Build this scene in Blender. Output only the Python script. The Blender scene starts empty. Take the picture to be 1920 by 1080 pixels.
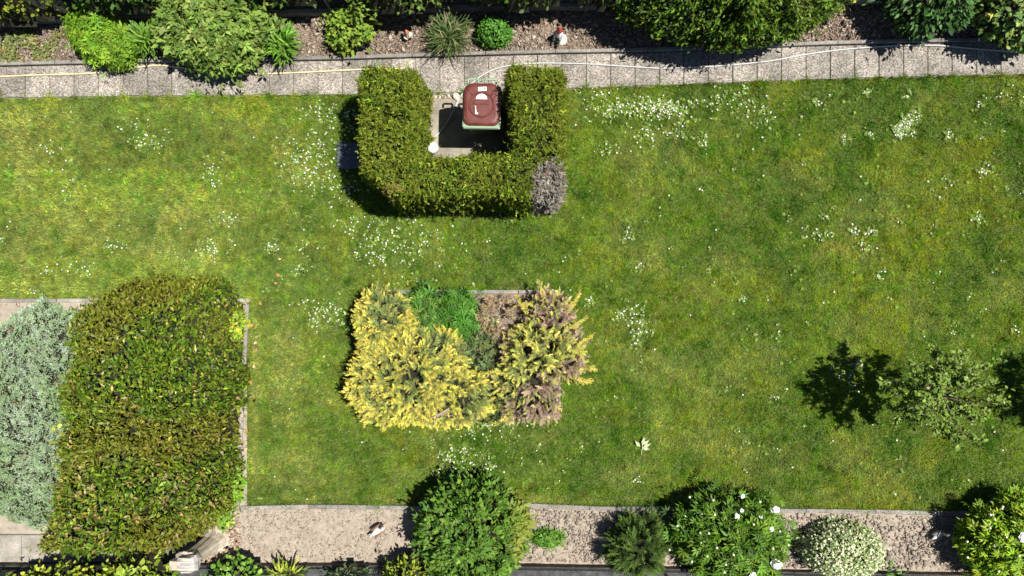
import bpy, math, random
import numpy as np
from mathutils import Vector, Matrix

# ------------------------------------------------------------------ camera, sky, sun, exposure
SC = bpy.context.scene
COL = SC.collection
S = 134.0            # photograph pixels per metre on the ground
H = 9.55             # camera height in metres
cam_d = bpy.data.cameras.new('camera')
cam = bpy.data.objects.new('camera', cam_d)
COL.objects.link(cam)
cam.location = (0, 0, H)
cam.rotation_euler = (0, 0, 0)
cam_d.sensor_fit = 'HORIZONTAL'
cam_d.angle = 2 * math.atan(960.0 / S / H)
cam_d.clip_end = 500
SC.camera = cam

SUNV = Vector((0.43, 0.055, 1.0)).normalized()
W = bpy.data.worlds.new('World')
SC.world = W
W.use_nodes = True
wn = W.node_tree
sky = wn.nodes.new('ShaderNodeTexSky')
sky.sky_type = 'NISHITA'
sky.sun_disc = False
sky.air_density = 0.7
sky.dust_density = 0.3
sky.sun_elevation = math.asin(SUNV.z)
sky.sun_rotation = math.atan2(SUNV.x, SUNV.y)
bg = wn.nodes['Background']
wn.links.new(sky.outputs[0], bg.inputs[0])
bg.inputs[1].default_value = 0.05
sun_d = bpy.data.lights.new('sun', 'SUN')
sun_d.energy = 5.0
sun_d.angle = math.radians(0.5)
sun_d.color = (1.0, 0.955, 0.88)
sun = bpy.data.objects.new('sun', sun_d)
COL.objects.link(sun)
sun.location = (6, 1, 14)
sun.rotation_euler = (-SUNV).to_track_quat('-Z', 'Y').to_euler()
SC.view_settings.view_transform = 'Standard'
SC.view_settings.look = 'None'
SC.view_settings.gamma = 1.0
SC.view_settings.exposure = 0.78
SC.view_settings.use_curve_mapping = False
SC.cycles.max_bounces = 6
SC.cycles.diffuse_bounces = 3
SC.cycles.transparent_max_bounces = 4

rng = np.random.default_rng(7)
random.seed(7)


def G(px, py, h=0.0):
    """ground-plan position of a thing that stands in the photograph at this pixel, at height h"""
    k = (1 - h / H) / S
    return ((px - 960) * k, (540 - py) * k)


# ------------------------------------------------------------------ noise
def _hash(ix, iy, seed):
    n = (ix.astype(np.int64) * 374761393 + iy.astype(np.int64) * 668265263 + seed * 974711) & 0x7fffffff
    n = ((n ^ (n >> 13)) * 1274126177) & 0x7fffffff
    n = n ^ (n >> 16)
    return (n & 0xffff) / 65535.0


def vnoise(x, y, seed=0):
    ix = np.floor(x); iy = np.floor(y)
    fx = x - ix; fy = y - iy
    fx = fx * fx * (3 - 2 * fx); fy = fy * fy * (3 - 2 * fy)
    a = _hash(ix, iy, seed); b = _hash(ix + 1, iy, seed)
    c = _hash(ix, iy + 1, seed); d = _hash(ix + 1, iy + 1, seed)
    return (a * (1 - fx) + b * fx) * (1 - fy) + (c * (1 - fx) + d * fx) * fy


def fbm(x, y, f, o=4, seed=0):
    x = np.asarray(x, float); y = np.asarray(y, float)
    s = 0; a = 0.5; t = 0
    for i in range(o):
        s = s + a * vnoise(x * f + i * 17.3, y * f - i * 9.1, seed + i * 31)
        t += a; a *= 0.5; f *= 2.03
    return s / t


# ------------------------------------------------------------------ materials
MATS = {}


def mat_base(name):
    m = bpy.data.materials.new(name)
    m.use_nodes = True
    nt = m.node_tree
    return m, nt, nt.nodes['Principled BSDF']


def set_spec(b, v):
    b.inputs['Specular IOR Level'].default_value = v


def mat_noise(name, c1, c2, scale=20, rough=0.85, spec=0.3, bump=0.3, bscale=None, detail=6, bdist=0.01):
    """two-tone noise colour with a fine relief"""
    if name in MATS:
        return MATS[name]
    m, nt, b = mat_base(name)
    tc = nt.nodes.new('ShaderNodeTexCoord')
    nz = nt.nodes.new('ShaderNodeTexNoise')
    nz.inputs['Scale'].default_value = scale
    nz.inputs['Detail'].default_value = detail
    nz.inputs['Roughness'].default_value = 0.65
    nt.links.new(tc.outputs['Object'], nz.inputs['Vector'])
    cr = nt.nodes.new('ShaderNodeValToRGB')
    cr.color_ramp.elements[0].position = 0.34
    cr.color_ramp.elements[1].position = 0.66
    cr.color_ramp.elements[0].color = (*c1, 1)
    cr.color_ramp.elements[1].color = (*c2, 1)
    nt.links.new(nz.outputs[0], cr.inputs[0])
    nt.links.new(cr.outputs[0], b.inputs['Base Color'])
    b.inputs['Roughness'].default_value = rough
    set_spec(b, spec)
    if bump:
        n2 = nt.nodes.new('ShaderNodeTexNoise')
        n2.inputs['Scale'].default_value = bscale or scale * 3
        n2.inputs['Detail'].default_value = 4
        nt.links.new(tc.outputs['Object'], n2.inputs['Vector'])
        bp = nt.nodes.new('ShaderNodeBump')
        bp.inputs['Strength'].default_value = bump
        bp.inputs['Distance'].default_value = bdist
        nt.links.new(n2.outputs[0], bp.inputs['Height'])
        nt.links.new(bp.outputs[0], b.inputs['Normal'])
    MATS[name] = m
    return m


def mat_attr(name, rough=0.6, spec=0.25, trans=0.25, mult=(1, 1, 1)):
    """colour taken from each leaf's own colour; part of the light passes through"""
    if name in MATS:
        return MATS[name]
    m, nt, b = mat_base(name)
    at = nt.nodes.new('ShaderNodeAttribute')
    at.attribute_name = 'col'
    nt.links.new(at.outputs['Color'], b.inputs['Base Color'])
    b.inputs['Roughness'].default_value = rough
    set_spec(b, spec)
    if trans:
        tr = nt.nodes.new('ShaderNodeBsdfTranslucent')
        nt.links.new(at.outputs['Color'], tr.inputs[0])
        mx = nt.nodes.new('ShaderNodeMixShader')
        mx.inputs[0].default_value = trans
        out = nt.nodes['Material Output']
        nt.links.new(b.outputs[0], mx.inputs[1])
        nt.links.new(tr.outputs[0], mx.inputs[2])
        nt.links.new(mx.outputs[0], out.inputs[0])
    MATS[name] = m
    return m


def mat_aggregate(name, light, dark, scale=75.0, patch=1.0):
    """exposed-aggregate concrete: pebbles of many tones in a grey matrix"""
    if name in MATS:
        return MATS[name]
    m, nt, b = mat_base(name)
    L = nt.links.new
    geo = nt.nodes.new('ShaderNodeNewGeometry')
    vo = nt.nodes.new('ShaderNodeTexVoronoi')
    vo.inputs['Scale'].default_value = scale
    vo.inputs['Randomness'].default_value = 1.0
    L(geo.outputs['Position'], vo.inputs['Vector'])
    sep = nt.nodes.new('ShaderNodeSeparateColor')
    L(vo.outputs['Color'], sep.inputs[0])
    cr = nt.nodes.new('ShaderNodeValToRGB')
    e = cr.color_ramp.elements
    e[0].position = 0.0; e[0].color = (*dark, 1)
    e[1].position = 1.0; e[1].color = (*light, 1)
    n = e.new(0.45); n.color = (*[0.5 * (a + c) * 0.95 for a, c in zip(light, dark)], 1)
    n = e.new(0.8); n.color = (*[0.75 * a + 0.25 * c for a, c in zip(light, dark)], 1)
    L(sep.outputs[0], cr.inputs[0])
    edge = nt.nodes.new('ShaderNodeMapRange')
    edge.inputs['From Min'].default_value = 0.25
    edge.inputs['From Max'].default_value = 0.75
    edge.inputs['To Min'].default_value = 1.0
    edge.inputs['To Max'].default_value = 0.62
    L(vo.outputs['Distance'], edge.inputs['Value'])
    nz = nt.nodes.new('ShaderNodeTexNoise')
    nz.inputs['Scale'].default_value = 2.3 * patch
    nz.inputs['Detail'].default_value = 7
    nz.inputs['Roughness'].default_value = 0.7
    L(geo.outputs['Position'], nz.inputs['Vector'])
    pr = nt.nodes.new('ShaderNodeMapRange')
    pr.inputs['From Min'].default_value = 0.3
    pr.inputs['From Max'].default_value = 0.7
    pr.inputs['To Min'].default_value = 0.55
    pr.inputs['To Max'].default_value = 1.30
    L(nz.outputs[0], pr.inputs['Value'])
    oi = nt.nodes.new('ShaderNodeObjectInfo')
    orr = nt.nodes.new('ShaderNodeMapRange')
    orr.inputs['To Min'].default_value = 0.80
    orr.inputs['To Max'].default_value = 1.14
    L(oi.outputs['Random'], orr.inputs['Value'])
    m1 = nt.nodes.new('ShaderNodeMath'); m1.operation = 'MULTIPLY'
    L(edge.outputs[0], m1.inputs[0]); L(pr.outputs[0], m1.inputs[1])
    m2 = nt.nodes.new('ShaderNodeMath'); m2.operation = 'MULTIPLY'
    L(m1.outputs[0], m2.inputs[0]); L(orr.outputs[0], m2.inputs[1])
    vm = nt.nodes.new('ShaderNodeVectorMath'); vm.operation = 'SCALE'
    L(cr.outputs[0], vm.inputs[0]); L(m2.outputs[0], vm.inputs['Scale'])
    L(vm.outputs[0], b.inputs['Base Color'])
    b.inputs['Roughness'].default_value = 0.85
    set_spec(b, 0.25)
    bp = nt.nodes.new('ShaderNodeBump')
    bp.invert = True
    bp.inputs['Strength'].default_value = 0.6
    bp.inputs['Distance'].default_value = 0.008
    L(vo.outputs['Distance'], bp.inputs['Height'])
    L(bp.outputs[0], b.inputs['Normal'])
    MATS[name] = m
    return m


LEAF = mat_attr('leaf_matt', 0.55, 0.25, 0.28)
GLOSS = mat_attr('leaf_glossy', 0.48, 0.22, 0.2)
NEEDLE = mat_attr('leaf_scale', 0.75, 0.10, 0.30)
BLADE = mat_attr('grass_blade', 0.7, 0.06, 0.3)
CHIP = mat_attr('chip', 0.9, 0.1, 0.0)
PAINT = mat_attr('figure_paint', 0.45, 0.4, 0.0)
PLASTIC_DEAD = mat_attr('dry_leaf', 0.8, 0.1, 0.12)
BARK = mat_noise('bark', (0.09, 0.065, 0.045), (0.20, 0.155, 0.115), 40, bump=0.6)
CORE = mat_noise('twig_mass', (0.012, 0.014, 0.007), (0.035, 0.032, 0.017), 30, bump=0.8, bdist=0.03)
AGG = mat_aggregate('exposed_aggregate', (0.50, 0.455, 0.395), (0.125, 0.107, 0.09))
KERBM = mat_aggregate('kerb_concrete', (0.42, 0.39, 0.35), (0.20, 0.185, 0.165), 120, 2.0)
PALE = mat_aggregate('pale_concrete', (0.46, 0.425, 0.365), (0.30, 0.275, 0.235), 140, 1.6)
PADM = mat_noise('pad_concrete', (0.16, 0.142, 0.112), (0.31, 0.28, 0.225), 4, bump=0.3, bscale=60, detail=10)
JOINT = mat_noise('joint_soil', (0.11, 0.105, 0.075), (0.27, 0.245, 0.195), 12)


# ------------------------------------------------------------------ object helpers
def link(o, parent=None):
    COL.objects.link(o)
    if parent is not None:
        o.parent = parent
    return o


def tag(o, label=None, cat=None, group=None, kind=None):
    if label: o['label'] = label
    if cat: o['category'] = cat
    if group: o['group'] = group
    if kind: o['kind'] = kind
    return o


def empty(name, x, y, z=0.0, label=None, cat=None, group=None, kind=None):
    o = bpy.data.objects.new(name, None)
    o.empty_display_size = 0.1
    o.location = (x, y, z)
    link(o)
    return tag(o, label, cat, group, kind)


def mesh_np(name, V, tris=None, quads=None, col=None, mats=None, midx=None, smooth=False):
    V = np.asarray(V, np.float32)
    nt_ = 0 if tris is None else len(tris)
    nq = 0 if quads is None else len(quads)
    me = bpy.data.meshes.new(name)
    me.vertices.add(len(V))
    me.vertices.foreach_set('co', V.ravel())
    loops = []
    if nt_: loops.append(np.asarray(tris, np.int32).ravel())
    if nq: loops.append(np.asarray(quads, np.int32).ravel())
    loops = np.concatenate(loops)
    me.loops.add(len(loops))
    me.loops.foreach_set('vertex_index', loops)
    st = np.concatenate([np.arange(nt_) * 3, nt_ * 3 + np.arange(nq) * 4]).astype(np.int32)
    me.polygons.add(nt_ + nq)
    me.polygons.foreach_set('loop_start', st)
    if midx is not None:
        me.polygons.foreach_set('material_index', np.asarray(midx, np.int32))
    if smooth:
        me.polygons.foreach_set('use_smooth', np.ones(nt_ + nq, bool))
    if col is not None:
        a = me.attributes.new('col', 'FLOAT_COLOR', 'POINT')
        c4 = np.ones((len(V), 4), np.float32)
        c4[:, :3] = col
        a.data.foreach_set('color', c4.ravel())
    me.update(calc_edges=True)
    for m in (mats or []):
        me.materials.append(m)
    return me


def mobj(name, me, parent=None, loc=(0, 0, 0)):
    o = bpy.data.objects.new(name, me)
    o.location = loc
    return link(o, parent)


class MB:
    """collects simple shapes into one mesh"""

    def __init__(s):
        s.v = []; s.f = []; s.c = []; s.cur = (0.5, 0.5, 0.5)

    def add(s, vs, fs, c=None):
        n = len(s.v)
        s.v += [tuple(map(float, q)) for q in vs]
        s.f += [tuple(i + n for i in f) for f in fs]
        s.c += [c or s.cur] * len(vs)
        return s

    def box(s, x0, y0, z0, x1, y1, z1, c=None, ch=0.0):
        """box whose upper edges are chamfered by ch"""
        vs = [(x0, y0, z0), (x1, y0, z0), (x1, y1, z0), (x0, y1, z0)]
        if ch > 0:
            vs += [(x0, y0, z1 - ch), (x1, y0, z1 - ch), (x1, y1, z1 - ch), (x0, y1, z1 - ch),
                   (x0 + ch, y0 + ch, z1), (x1 - ch, y0 + ch, z1), (x1 - ch, y1 - ch, z1), (x0 + ch, y1 - ch, z1)]
            fs = [(3, 2, 1, 0)]
            for a in (0, 4):
                for i in range(4):
                    j = (i + 1) % 4
                    fs.append((a + i, a + j, a + 4 + j, a + 4 + i))
            fs.append((8, 9, 10, 11))
        else:
            vs += [(x0, y0, z1), (x1, y0, z1), (x1, y1, z1), (x0, y1, z1)]
            fs = [(3, 2, 1, 0), (4, 5, 6, 7)] + [(i, (i + 1) % 4, 4 + (i + 1) % 4, 4 + i) for i in range(4)]
        return s.add(vs, fs, c)

    def loft(s, rings, c=None, cap=True):
        """rings: list of equal-length point lists"""
        n = len(rings[0])
        vs = [p for r in rings for p in r]
        fs = []
        for k in range(len(rings) - 1):
            for i in range(n):
                j = (i + 1) % n
                fs.append((k * n + i, k * n + j, (k + 1) * n + j, (k + 1) * n + i))
        if cap:
            fs.append(tuple(reversed(range(n))))
            fs.append(tuple((len(rings) - 1) * n + i for i in range(n)))
        return s.add(vs, fs, c)

    def lathe(s, prof, c=None, n=16, at=(0, 0, 0), sx=1, sy=1):
        rings = [[(at[0] + sx * r * math.cos(2 * math.pi * i / n), at[1] + sy * r * math.sin(2 * math.pi * i / n), at[2] + z)
                  for i in range(n)] for r, z in prof]
        return s.loft(rings, c)

    def tube(s, pts, rad, n=8, c=None):
        """tube along points, rad a number or a list"""
        pts = [Vector(p) for p in pts]
        rr = rad if isinstance(rad, (list, tuple)) else [rad] * len(pts)
        rings = []
        up = Vector((0.13, 0.21, 0.97)).normalized()
        for i, p in enumerate(pts):
            d = (pts[min(i + 1, len(pts) - 1)] - pts[max(i - 1, 0)]).normalized()
            a = d.cross(up)
            if a.length < 1e-3:
                a = d.cross(Vector((1, 0, 0)))
            a.normalize()
            b = a.cross(d).normalized()
            rings.append([tuple(p + (a * math.cos(2 * math.pi * k / n) + b * math.sin(2 * math.pi * k / n)) * rr[i]) for k in range(n)])
        return s.loft(rings, c)

    def sphere(s, at, r, c=None, n=12, m=8, sc=(1, 1, 1)):
        prof = [(max(1e-4, math.sin(math.pi * k / m)), -math.cos(math.pi * k / m)) for k in range(m + 1)]
        rings = [[(at[0] + r * sc[0] * q * math.cos(2 * math.pi * i / n), at[1] + r * sc[1] * q * math.sin(2 * math.pi * i / n), at[2] + r * sc[2] * z)
                  for i in range(n)] for q, z in prof]
        return s.loft(rings, c)

    def mesh(s, name, m, smooth=False, col=True):
        me = bpy.data.meshes.new(name)
        me.from_pydata(s.v, [], s.f)
        if col:
            a = me.attributes.new('col', 'FLOAT_COLOR', 'POINT')
            c4 = np.ones((len(s.v), 4), np.float32)
            c4[:, :3] = np.array(s.c)
            a.data.foreach_set('color', c4.ravel())
        for q in (m if isinstance(m, list) else [m]):
            me.materials.append(q)
        if smooth:
            me.polygons.foreach_set('use_smooth', np.ones(len(s.f), bool))
        me.update()
        return me

    def build(s, name, m, parent=None, smooth=False, loc=(0, 0, 0)):
        return mobj(name, s.mesh(name, m, smooth), parent, loc)


def catmull(pts, n=10):
    P = [np.array(p, float) for p in pts]
    P = [2 * P[0] - P[1]] + P + [2 * P[-1] - P[-2]]
    out = []
    for i in range(1, len(P) - 2):
        for t in np.linspace(0, 1, n, endpoint=False):
            out.append(0.5 * ((2 * P[i]) + (-P[i - 1] + P[i + 1]) * t + (2 * P[i - 1] - 5 * P[i] + 4 * P[i + 1] - P[i + 2]) * t ** 2
                              + (-P[i - 1] + 3 * P[i] - 3 * P[i + 1] + P[i + 2]) * t ** 3))
    out.append(P[-2])
    return out


def poly_y(pl, x):
    return np.interp(x, [p[0] for p in pl], [p[1] for p in pl])


# ------------------------------------------------------------------ outlines of the garden in plan (photograph pixels)
PT = [(-300, 132), (0, 126), (250, 120), (480, 117), (640, 114), (800, 109), (980, 104), (1060, 102), (1200, 100), (1400, 93), (1500, 88), (1690, 83), (1850, 81), (2300, 72)]
PB = [(-300, 190), (0, 186), (213, 182), (500, 180), (640, 179), (800, 177), (950, 175), (1100, 167), (1270, 160), (1440, 154), (1610, 148), (1780, 144), (2300, 134)]
FT = [(-300, 52), (0, 44), (120, 42), (870, 21), (1180, 16), (1920, 0), (2300, -10)]
EB = [(340, 953), (430, 951), (560, 947), (700, 948), (830, 951), (980, 944), (1100, 950), (1250, 952), (1480, 955), (1640, 957), (1760, 960), (2300, 968)]
FB = [(-300, 1056), (300, 1056), (560, 1056), (730, 1055), (1000, 1057), (1250, 1062), (1480, 1068), (1960, 1076), (2300, 1082)]

# ------------------------------------------------------------------ lawn ground sheet and grass
LAWNSOIL = mat_noise('lawn_thatch', (0.05, 0.085, 0.014), (0.11, 0.15, 0.03), 14, bump=0.6, bscale=180, bdist=0.02, detail=9)
gm = MB().add([(-60, -60, 0), (60, -60, 0), (60, 60, 0), (-60, 60, 0)], [(0, 1, 2, 3)])
lawn = gm.build('lawn', LAWNSOIL)
tag(lawn, 'broad mown lawn with daisies and dry patches', 'lawn', kind='structure')


def in_box(px, py, x0, y0, x1, y1):
    return (px > x0) & (px < x1) & (py > y0) & (py < y1)


def lawn_mask(px, py):
    wob = (fbm(px, py, 0.05, 3, 5) - 0.5) * 12
    ok = (py > poly_y(PB, px) - 1.5 + wob) & (py < poly_y(EB, px) + 1.0 + 0.4 * wob)
    ok &= ~in_box(px, py, -400, 560, 466 + wob * 0.3, 1300)
    ok &= ~in_box(px, py, 688, 545 + wob * 0.15, 1052, 788)
    ok &= ~in_box(px, py, 725, 150, 1040, 392)
    ok &= ~in_box(px, py, 632, 267, 760, 317)
    return ok


def lawn_colour(x, y, px, py):
    """turf mixture of deep green, yellow-green moss and straw, with pale haze painted in on the left"""
    n1 = fbm(x, y, 0.8, 5, 11)
    n2 = fbm(x, y, 2.4, 4, 22)
    n3 = fbm(x, y, 5.5, 3, 33)
    dark = np.array([0.072, 0.150, 0.010])
    mid = np.array([0.158, 0.240, 0.014])
    yel = np.array([0.225, 0.270, 0.012])
    straw = np.array([0.36, 0.355, 0.095])
    t = np.clip((n1 * 0.35 + n2 * 0.40 + n3 * 0.25 - 0.41) / 0.18, 0, 1)[:, None]
    c = dark * (1 - t) + mid * t
    moss = np.clip((px - 1150) / 500, 0, 1) * 0.35 + 0.22
    ty = np.clip((fbm(x, y, 1.7, 5, 44) - 0.50) / 0.2, 0, 1) * (0.27 + moss)
    c = c * (1 - ty[:, None]) + yel * ty[:, None]
    ts = np.clip((fbm(x, y, 1.9, 5, 55) - 0.55) / 0.2, 0, 1) * 0.34
    for (qx, qy, rx, ry, a) in ((560, 330, 60, 25, .5), (1230, 480, 45, 40, .6), (1230, 690, 60, 40, .5), (1350, 720, 60, 40, .5), (1190, 890, 70, 30, .6),
                                (1310, 830, 70, 30, .4), (330, 400, 140, 50, .35), (540, 700, 40, 120, .45), (560, 880, 80, 40, .45), (1370, 490, 60, 30, .4),
                                (1650, 930, 200, 18, .4), (1330, 925, 120, 18, .5), (900, 935, 400, 10, .4), (130, 420, 90, 60, .3), (200, 540, 200, 14, .3),
                                (1500, 330, 80, 40, .25), (1090, 200, 20, 40, .35), (480, 760, 14, 180, .55), (1570, 470, 60, 30, .3), (60, 225, 120, 30, .3)):
        d = ((px - qx) / rx) ** 2 + ((py - qy) / ry) ** 2
        ts = np.maximum(ts, a * np.clip(1.3 - d, 0, 1) * np.clip(n3 * 2.2 - 0.4, 0, 1.2))
    # mown swaths lie alternately on the west side
    sw = np.clip((720 - px) / 300, 0, 1) * 0.22 * np.sign(np.sin(py / 26.0 + 0.6 * n1))
    c = c * (1 + sw[:, None] * 0.9)
    west = np.clip((900 - px) / 900, 0, 1)  # left lawn lightened: drier turf, plus haze painted into the blade colour
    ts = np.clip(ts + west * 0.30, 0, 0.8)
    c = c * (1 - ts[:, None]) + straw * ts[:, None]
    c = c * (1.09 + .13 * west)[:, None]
    # tufts a few centimetres across, darker and lighter, mossy and green
    f1 = fbm(x, y, 16.0, 2, 61); f2 = fbm(x, y, 34.0, 2, 62)
    c = c * np.clip(0.12 + 1.0 * f1 + 0.78 * f2, .3, 2)[:, None]
    c = c * np.clip(.70 + .60 * fbm(x, y, 6.0, 3, 64), .5, 1.6)[:, None]
    hue = (fbm(x, y, 11.0, 2, 63) - .5)[:, None]
    return c * (1 + hue * np.array([.40, 0.05, -.3]))


NB = 935000
bx = rng.uniform(-7.4, 7.4, NB); by = rng.uniform(-3.25, 3.0, NB)
jx = -178 + 45.6 * rng.integers(0, 49, 5000); jy = poly_y(PB, jx) - np.abs(rng.normal(0, 7, 5000)) * (_hash(jx, jx * 0 + 3, 5) > .55)
bx[:5000] = (jx + rng.normal(0, 1.3, 5000) - 960) / S; by[:5000] = (540 - jy) / S      # grass in the slab joints
bpx = bx * S + 960; bpy_ = 540 - by * S
k = lawn_mask(bpx, bpy_)
k[:5000] = True
dens = 0.62 + 0.38 * fbm(bx, by, 3.0, 3, 71)
k &= rng.random(NB) < dens
bx, by, bpx, bpy_ = bx[k], by[k], bpx[k], bpy_[k]
n = len(bx)
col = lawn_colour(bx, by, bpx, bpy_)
col *= rng.uniform(0.55, 1.45, (n, 1)) * np.stack([rng.uniform(0.85, 1.15, n), np.ones(n), rng.uniform(0.7, 1.3, n)], 1)
dry = rng.random(n) < 0.05
col[dry] = np.array([0.36, 0.31, 0.15]) * rng.uniform(0.7, 1.2, (dry.sum(), 1))
clump = fbm(bx, by, 7.0, 3, 81)
hh = (0.018 + 0.030 * clump) * rng.uniform(0.6, 1.3, n)
tuft = fbm(bx, by, 10.0, 2, 83) > .70
hh = np.where(tuft, hh * 1.7, hh)
col[tuft] *= np.array([.72, .92, .8])
ang = rng.uniform(0, 2 * np.pi, n) + 2.0 * fbm(bx, by, 5.0, 2, 91)
lean = rng.uniform(0.3, 1.5, n) * hh
verge = (bpy_ < poly_y(PB, bpx) + 5) | ((bpy_ > poly_y(EB, bpx) - 4)) | (np.abs(bpx - 467) < 4) & (bpy_ > 555)
hh = np.where(verge, hh * rng.uniform(1.2, 2.2, n), hh)
lean = np.where(verge, lean * 1.5, lean)
dx, dy = np.cos(ang), np.sin(ang)
w = rng.uniform(0.0024, 0.0052, n)
V = np.empty((n, 3, 3), np.float32)
V[:, 0] = np.stack([bx - dy * w, by + dx * w, np.full(n, 0.001)], 1)
V[:, 1] = np.stack([bx + dy * w, by - dx * w, np.full(n, 0.001)], 1)
V[:, 2] = np.stack([bx + dx * lean, by + dy * lean, hh], 1)
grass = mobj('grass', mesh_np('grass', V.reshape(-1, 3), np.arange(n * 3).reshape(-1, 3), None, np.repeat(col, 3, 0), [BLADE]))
tag(grass, 'short mown grass covering the whole lawn', 'grass', kind='stuff')
del V, col


# ------------------------------------------------------------------ strips of bare soil
def strip_mesh(name, top, bot, x0, x1, z0, amp, freq, m, step=2.7, rows=None, seed=3, colf=None, edge_fall=True):
    xs = np.arange(x0, x1 + step, step)
    yt = poly_y(top, xs) if isinstance(top, list) else np.full(len(xs), top)
    yb = poly_y(bot, xs) if isinstance(bot, list) else np.full(len(xs), bot)
    rows = rows or max(6, int(np.max(yb - yt) / step))
    v = np.linspace(0, 1, rows)
    PX = np.repeat(xs[:, None], rows, 1)
    PY = yt[:, None] * (1 - v) + yb[:, None] * v
    X = (PX - 960) / S; Y = (540 - PY) / S
    Z = z0 + amp * (fbm(X, Y, freq, 4, seed) - 0.5) * 2 + amp * 0.9 * (fbm(X, Y, freq * 0.15, 2, seed + 7) - 0.5) * 2
    nx = len(xs)
    idx = np.arange(nx * rows).reshape(nx, rows)
    q = np.stack([idx[:-1, :-1], idx[:-1, 1:], idx[1:, 1:], idx[1:, :-1]], -1).reshape(-1, 4)
    V = np.stack([X, Y, Z], -1).reshape(-1, 3)
    return mesh_np(name, V, None, q, None, [m], smooth=False)


def off(pl, d):
    return [(x, y + d) for x, y in pl]


SOILTOP = mat_noise('mulch_soil', (0.12, 0.09, 0.066), (0.25, 0.195, 0.148), 22, bump=0.7, bscale=90, bdist=0.02, detail=9)
SOILBOT = mat_noise('dry_soil', (0.26, 0.214, 0.165), (0.37, 0.312, 0.247), 12, bump=0.7, bscale=110, bdist=0.015, detail=10)
SOILSHADE = mat_noise('shaded_soil', (0.05, 0.042, 0.033), (0.14, 0.115, 0.09), 14, bump=0.6, bscale=60, bdist=0.02)  # shade under the neighbour's shrubs painted into the soil tone
COBBLE = mat_noise('shaded_paving', (0.025, 0.025, 0.027), (0.10, 0.10, 0.10), 7, bump=0.7, bscale=50, bdist=0.02)  # paving darkened to paint in the shade of plants and wire mesh

o = mobj('mulch_bed', strip_mesh('mulch_bed', off(FT, 4), off(PT, -6), -150, 2080, 0.02, 0.016, 22, SOILTOP))
tag(o, 'long brown bark mulch bed between wire fence and slab path', 'flower bed', kind='structure')
o = mobj('soil_bed', strip_mesh('soil_bed', off(EB, 4), off(FB, -2), 340, 2080, 0.02, 0.013, 20, SOILBOT, seed=9))
tag(o, 'bare pale soil bed along the lower wire fence', 'flower bed', kind='structure')
o = mobj('corner_bed', strip_mesh('corner_bed', [(-300, 566), (600, 566)], [(-300, 1000), (600, 1000)], -300, 462, 0.018, 0.010, 16, mat_noise('sandy_soil', (0.255, 0.215, 0.17), (0.36, 0.315, 0.255), 8, bump=0.6, bscale=110, bdist=0.012, detail=9), step=4.0, seed=15))
tag(o, 'sandy corner bed under blue juniper and laurel block', 'flower bed', kind='structure')
o = mobj('island_bed', strip_mesh('island_bed', [(0, 550), (2000, 550)], [(0, 786), (2000, 786)], 690, 1050, 0.018, 0.012, 18, SOILTOP, step=3.0, seed=19))
tag(o, 'small rectangular island bed in the middle of the lawn', 'flower bed', kind='structure')
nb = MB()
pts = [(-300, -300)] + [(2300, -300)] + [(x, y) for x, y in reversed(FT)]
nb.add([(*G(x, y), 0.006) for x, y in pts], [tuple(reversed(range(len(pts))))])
o = nb.build('neighbour_ground', SOILSHADE)
tag(o, 'earth under shrubs behind the upper fence, coloured dark for their shade', 'ground', kind='structure')
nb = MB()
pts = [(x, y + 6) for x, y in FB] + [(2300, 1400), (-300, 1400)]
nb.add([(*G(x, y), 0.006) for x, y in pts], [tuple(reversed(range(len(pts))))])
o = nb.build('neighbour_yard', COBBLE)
tag(o, 'grey neighbouring yard beyond the lower fence, coloured dark for its shade', 'ground', kind='structure')


def lumps(name, n, top, bot, x0, x1, size, flat, pal, seed, m=CHIP, holes=None, label=None, z0=0.02, elong=1.0):
    """loose clods or chips lying on a bed, one mass"""
    r = np.random.default_rng(seed)
    px = r.uniform(x0, x1, n)
    v = r.random(n)
    py = poly_y(top, px) * (1 - v) + poly_y(bot, px) * v
    X = (px - 960) / S; Y = (540 - py) / S
    base = np.array([(1, 0, 0), (0, 1, 0), (-1, 0, 0), (0, -1, 0), (0, 0, 1), (0, 0, -1)], float)
    F = np.array([(0, 1, 4), (1, 2, 4), (2, 3, 4), (3, 0, 4), (1, 0, 5), (2, 1, 5), (3, 2, 5), (0, 3, 5)])
    sc = size * np.exp(r.normal(0, 0.42, n))
    B = base[None] * (1 + r.uniform(-0.35, 0.35, (n, 6, 1)))
    B = B * np.stack([sc * elong, sc, sc * flat], 1)[:, None, :]
    a = r.uniform(0, 2 * np.pi, n); ti = r.normal(0, 0.35, n)
    ca, sa, ct, s_t = np.cos(a), np.sin(a), np.cos(ti), np.sin(ti)
    x, y, z = B[..., 0], B[..., 1], B[..., 2]
    y, z = y * ct[:, None] - z * s_t[:, None], y * s_t[:, None] + z * ct[:, None]
    x, z = x * ct[:, None] - z * s_t[:, None], x * s_t[:, None] + z * ct[:, None]
    V = np.stack([x * ca[:, None] - y * sa[:, None] + X[:, None], x * sa[:, None] + y * ca[:, None] + Y[:, None], z + (z0 + sc * flat * 0.4)[:, None]], -1)
    pal = np.array(pal)
    c = pal[r.integers(0, len(pal), n)] * r.uniform(0.75, 1.2, (n, 1))
    tr = (F[None] + (np.arange(n) * 6)[:, None, None]).reshape(-1, 3)
    o = mobj(name, mesh_np(name, V.reshape(-1, 3), tr, None, np.repeat(c, 6, 0), [m]))
    return tag(o, label, name.replace('_', ' ').split()[-1], kind='stuff')


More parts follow.
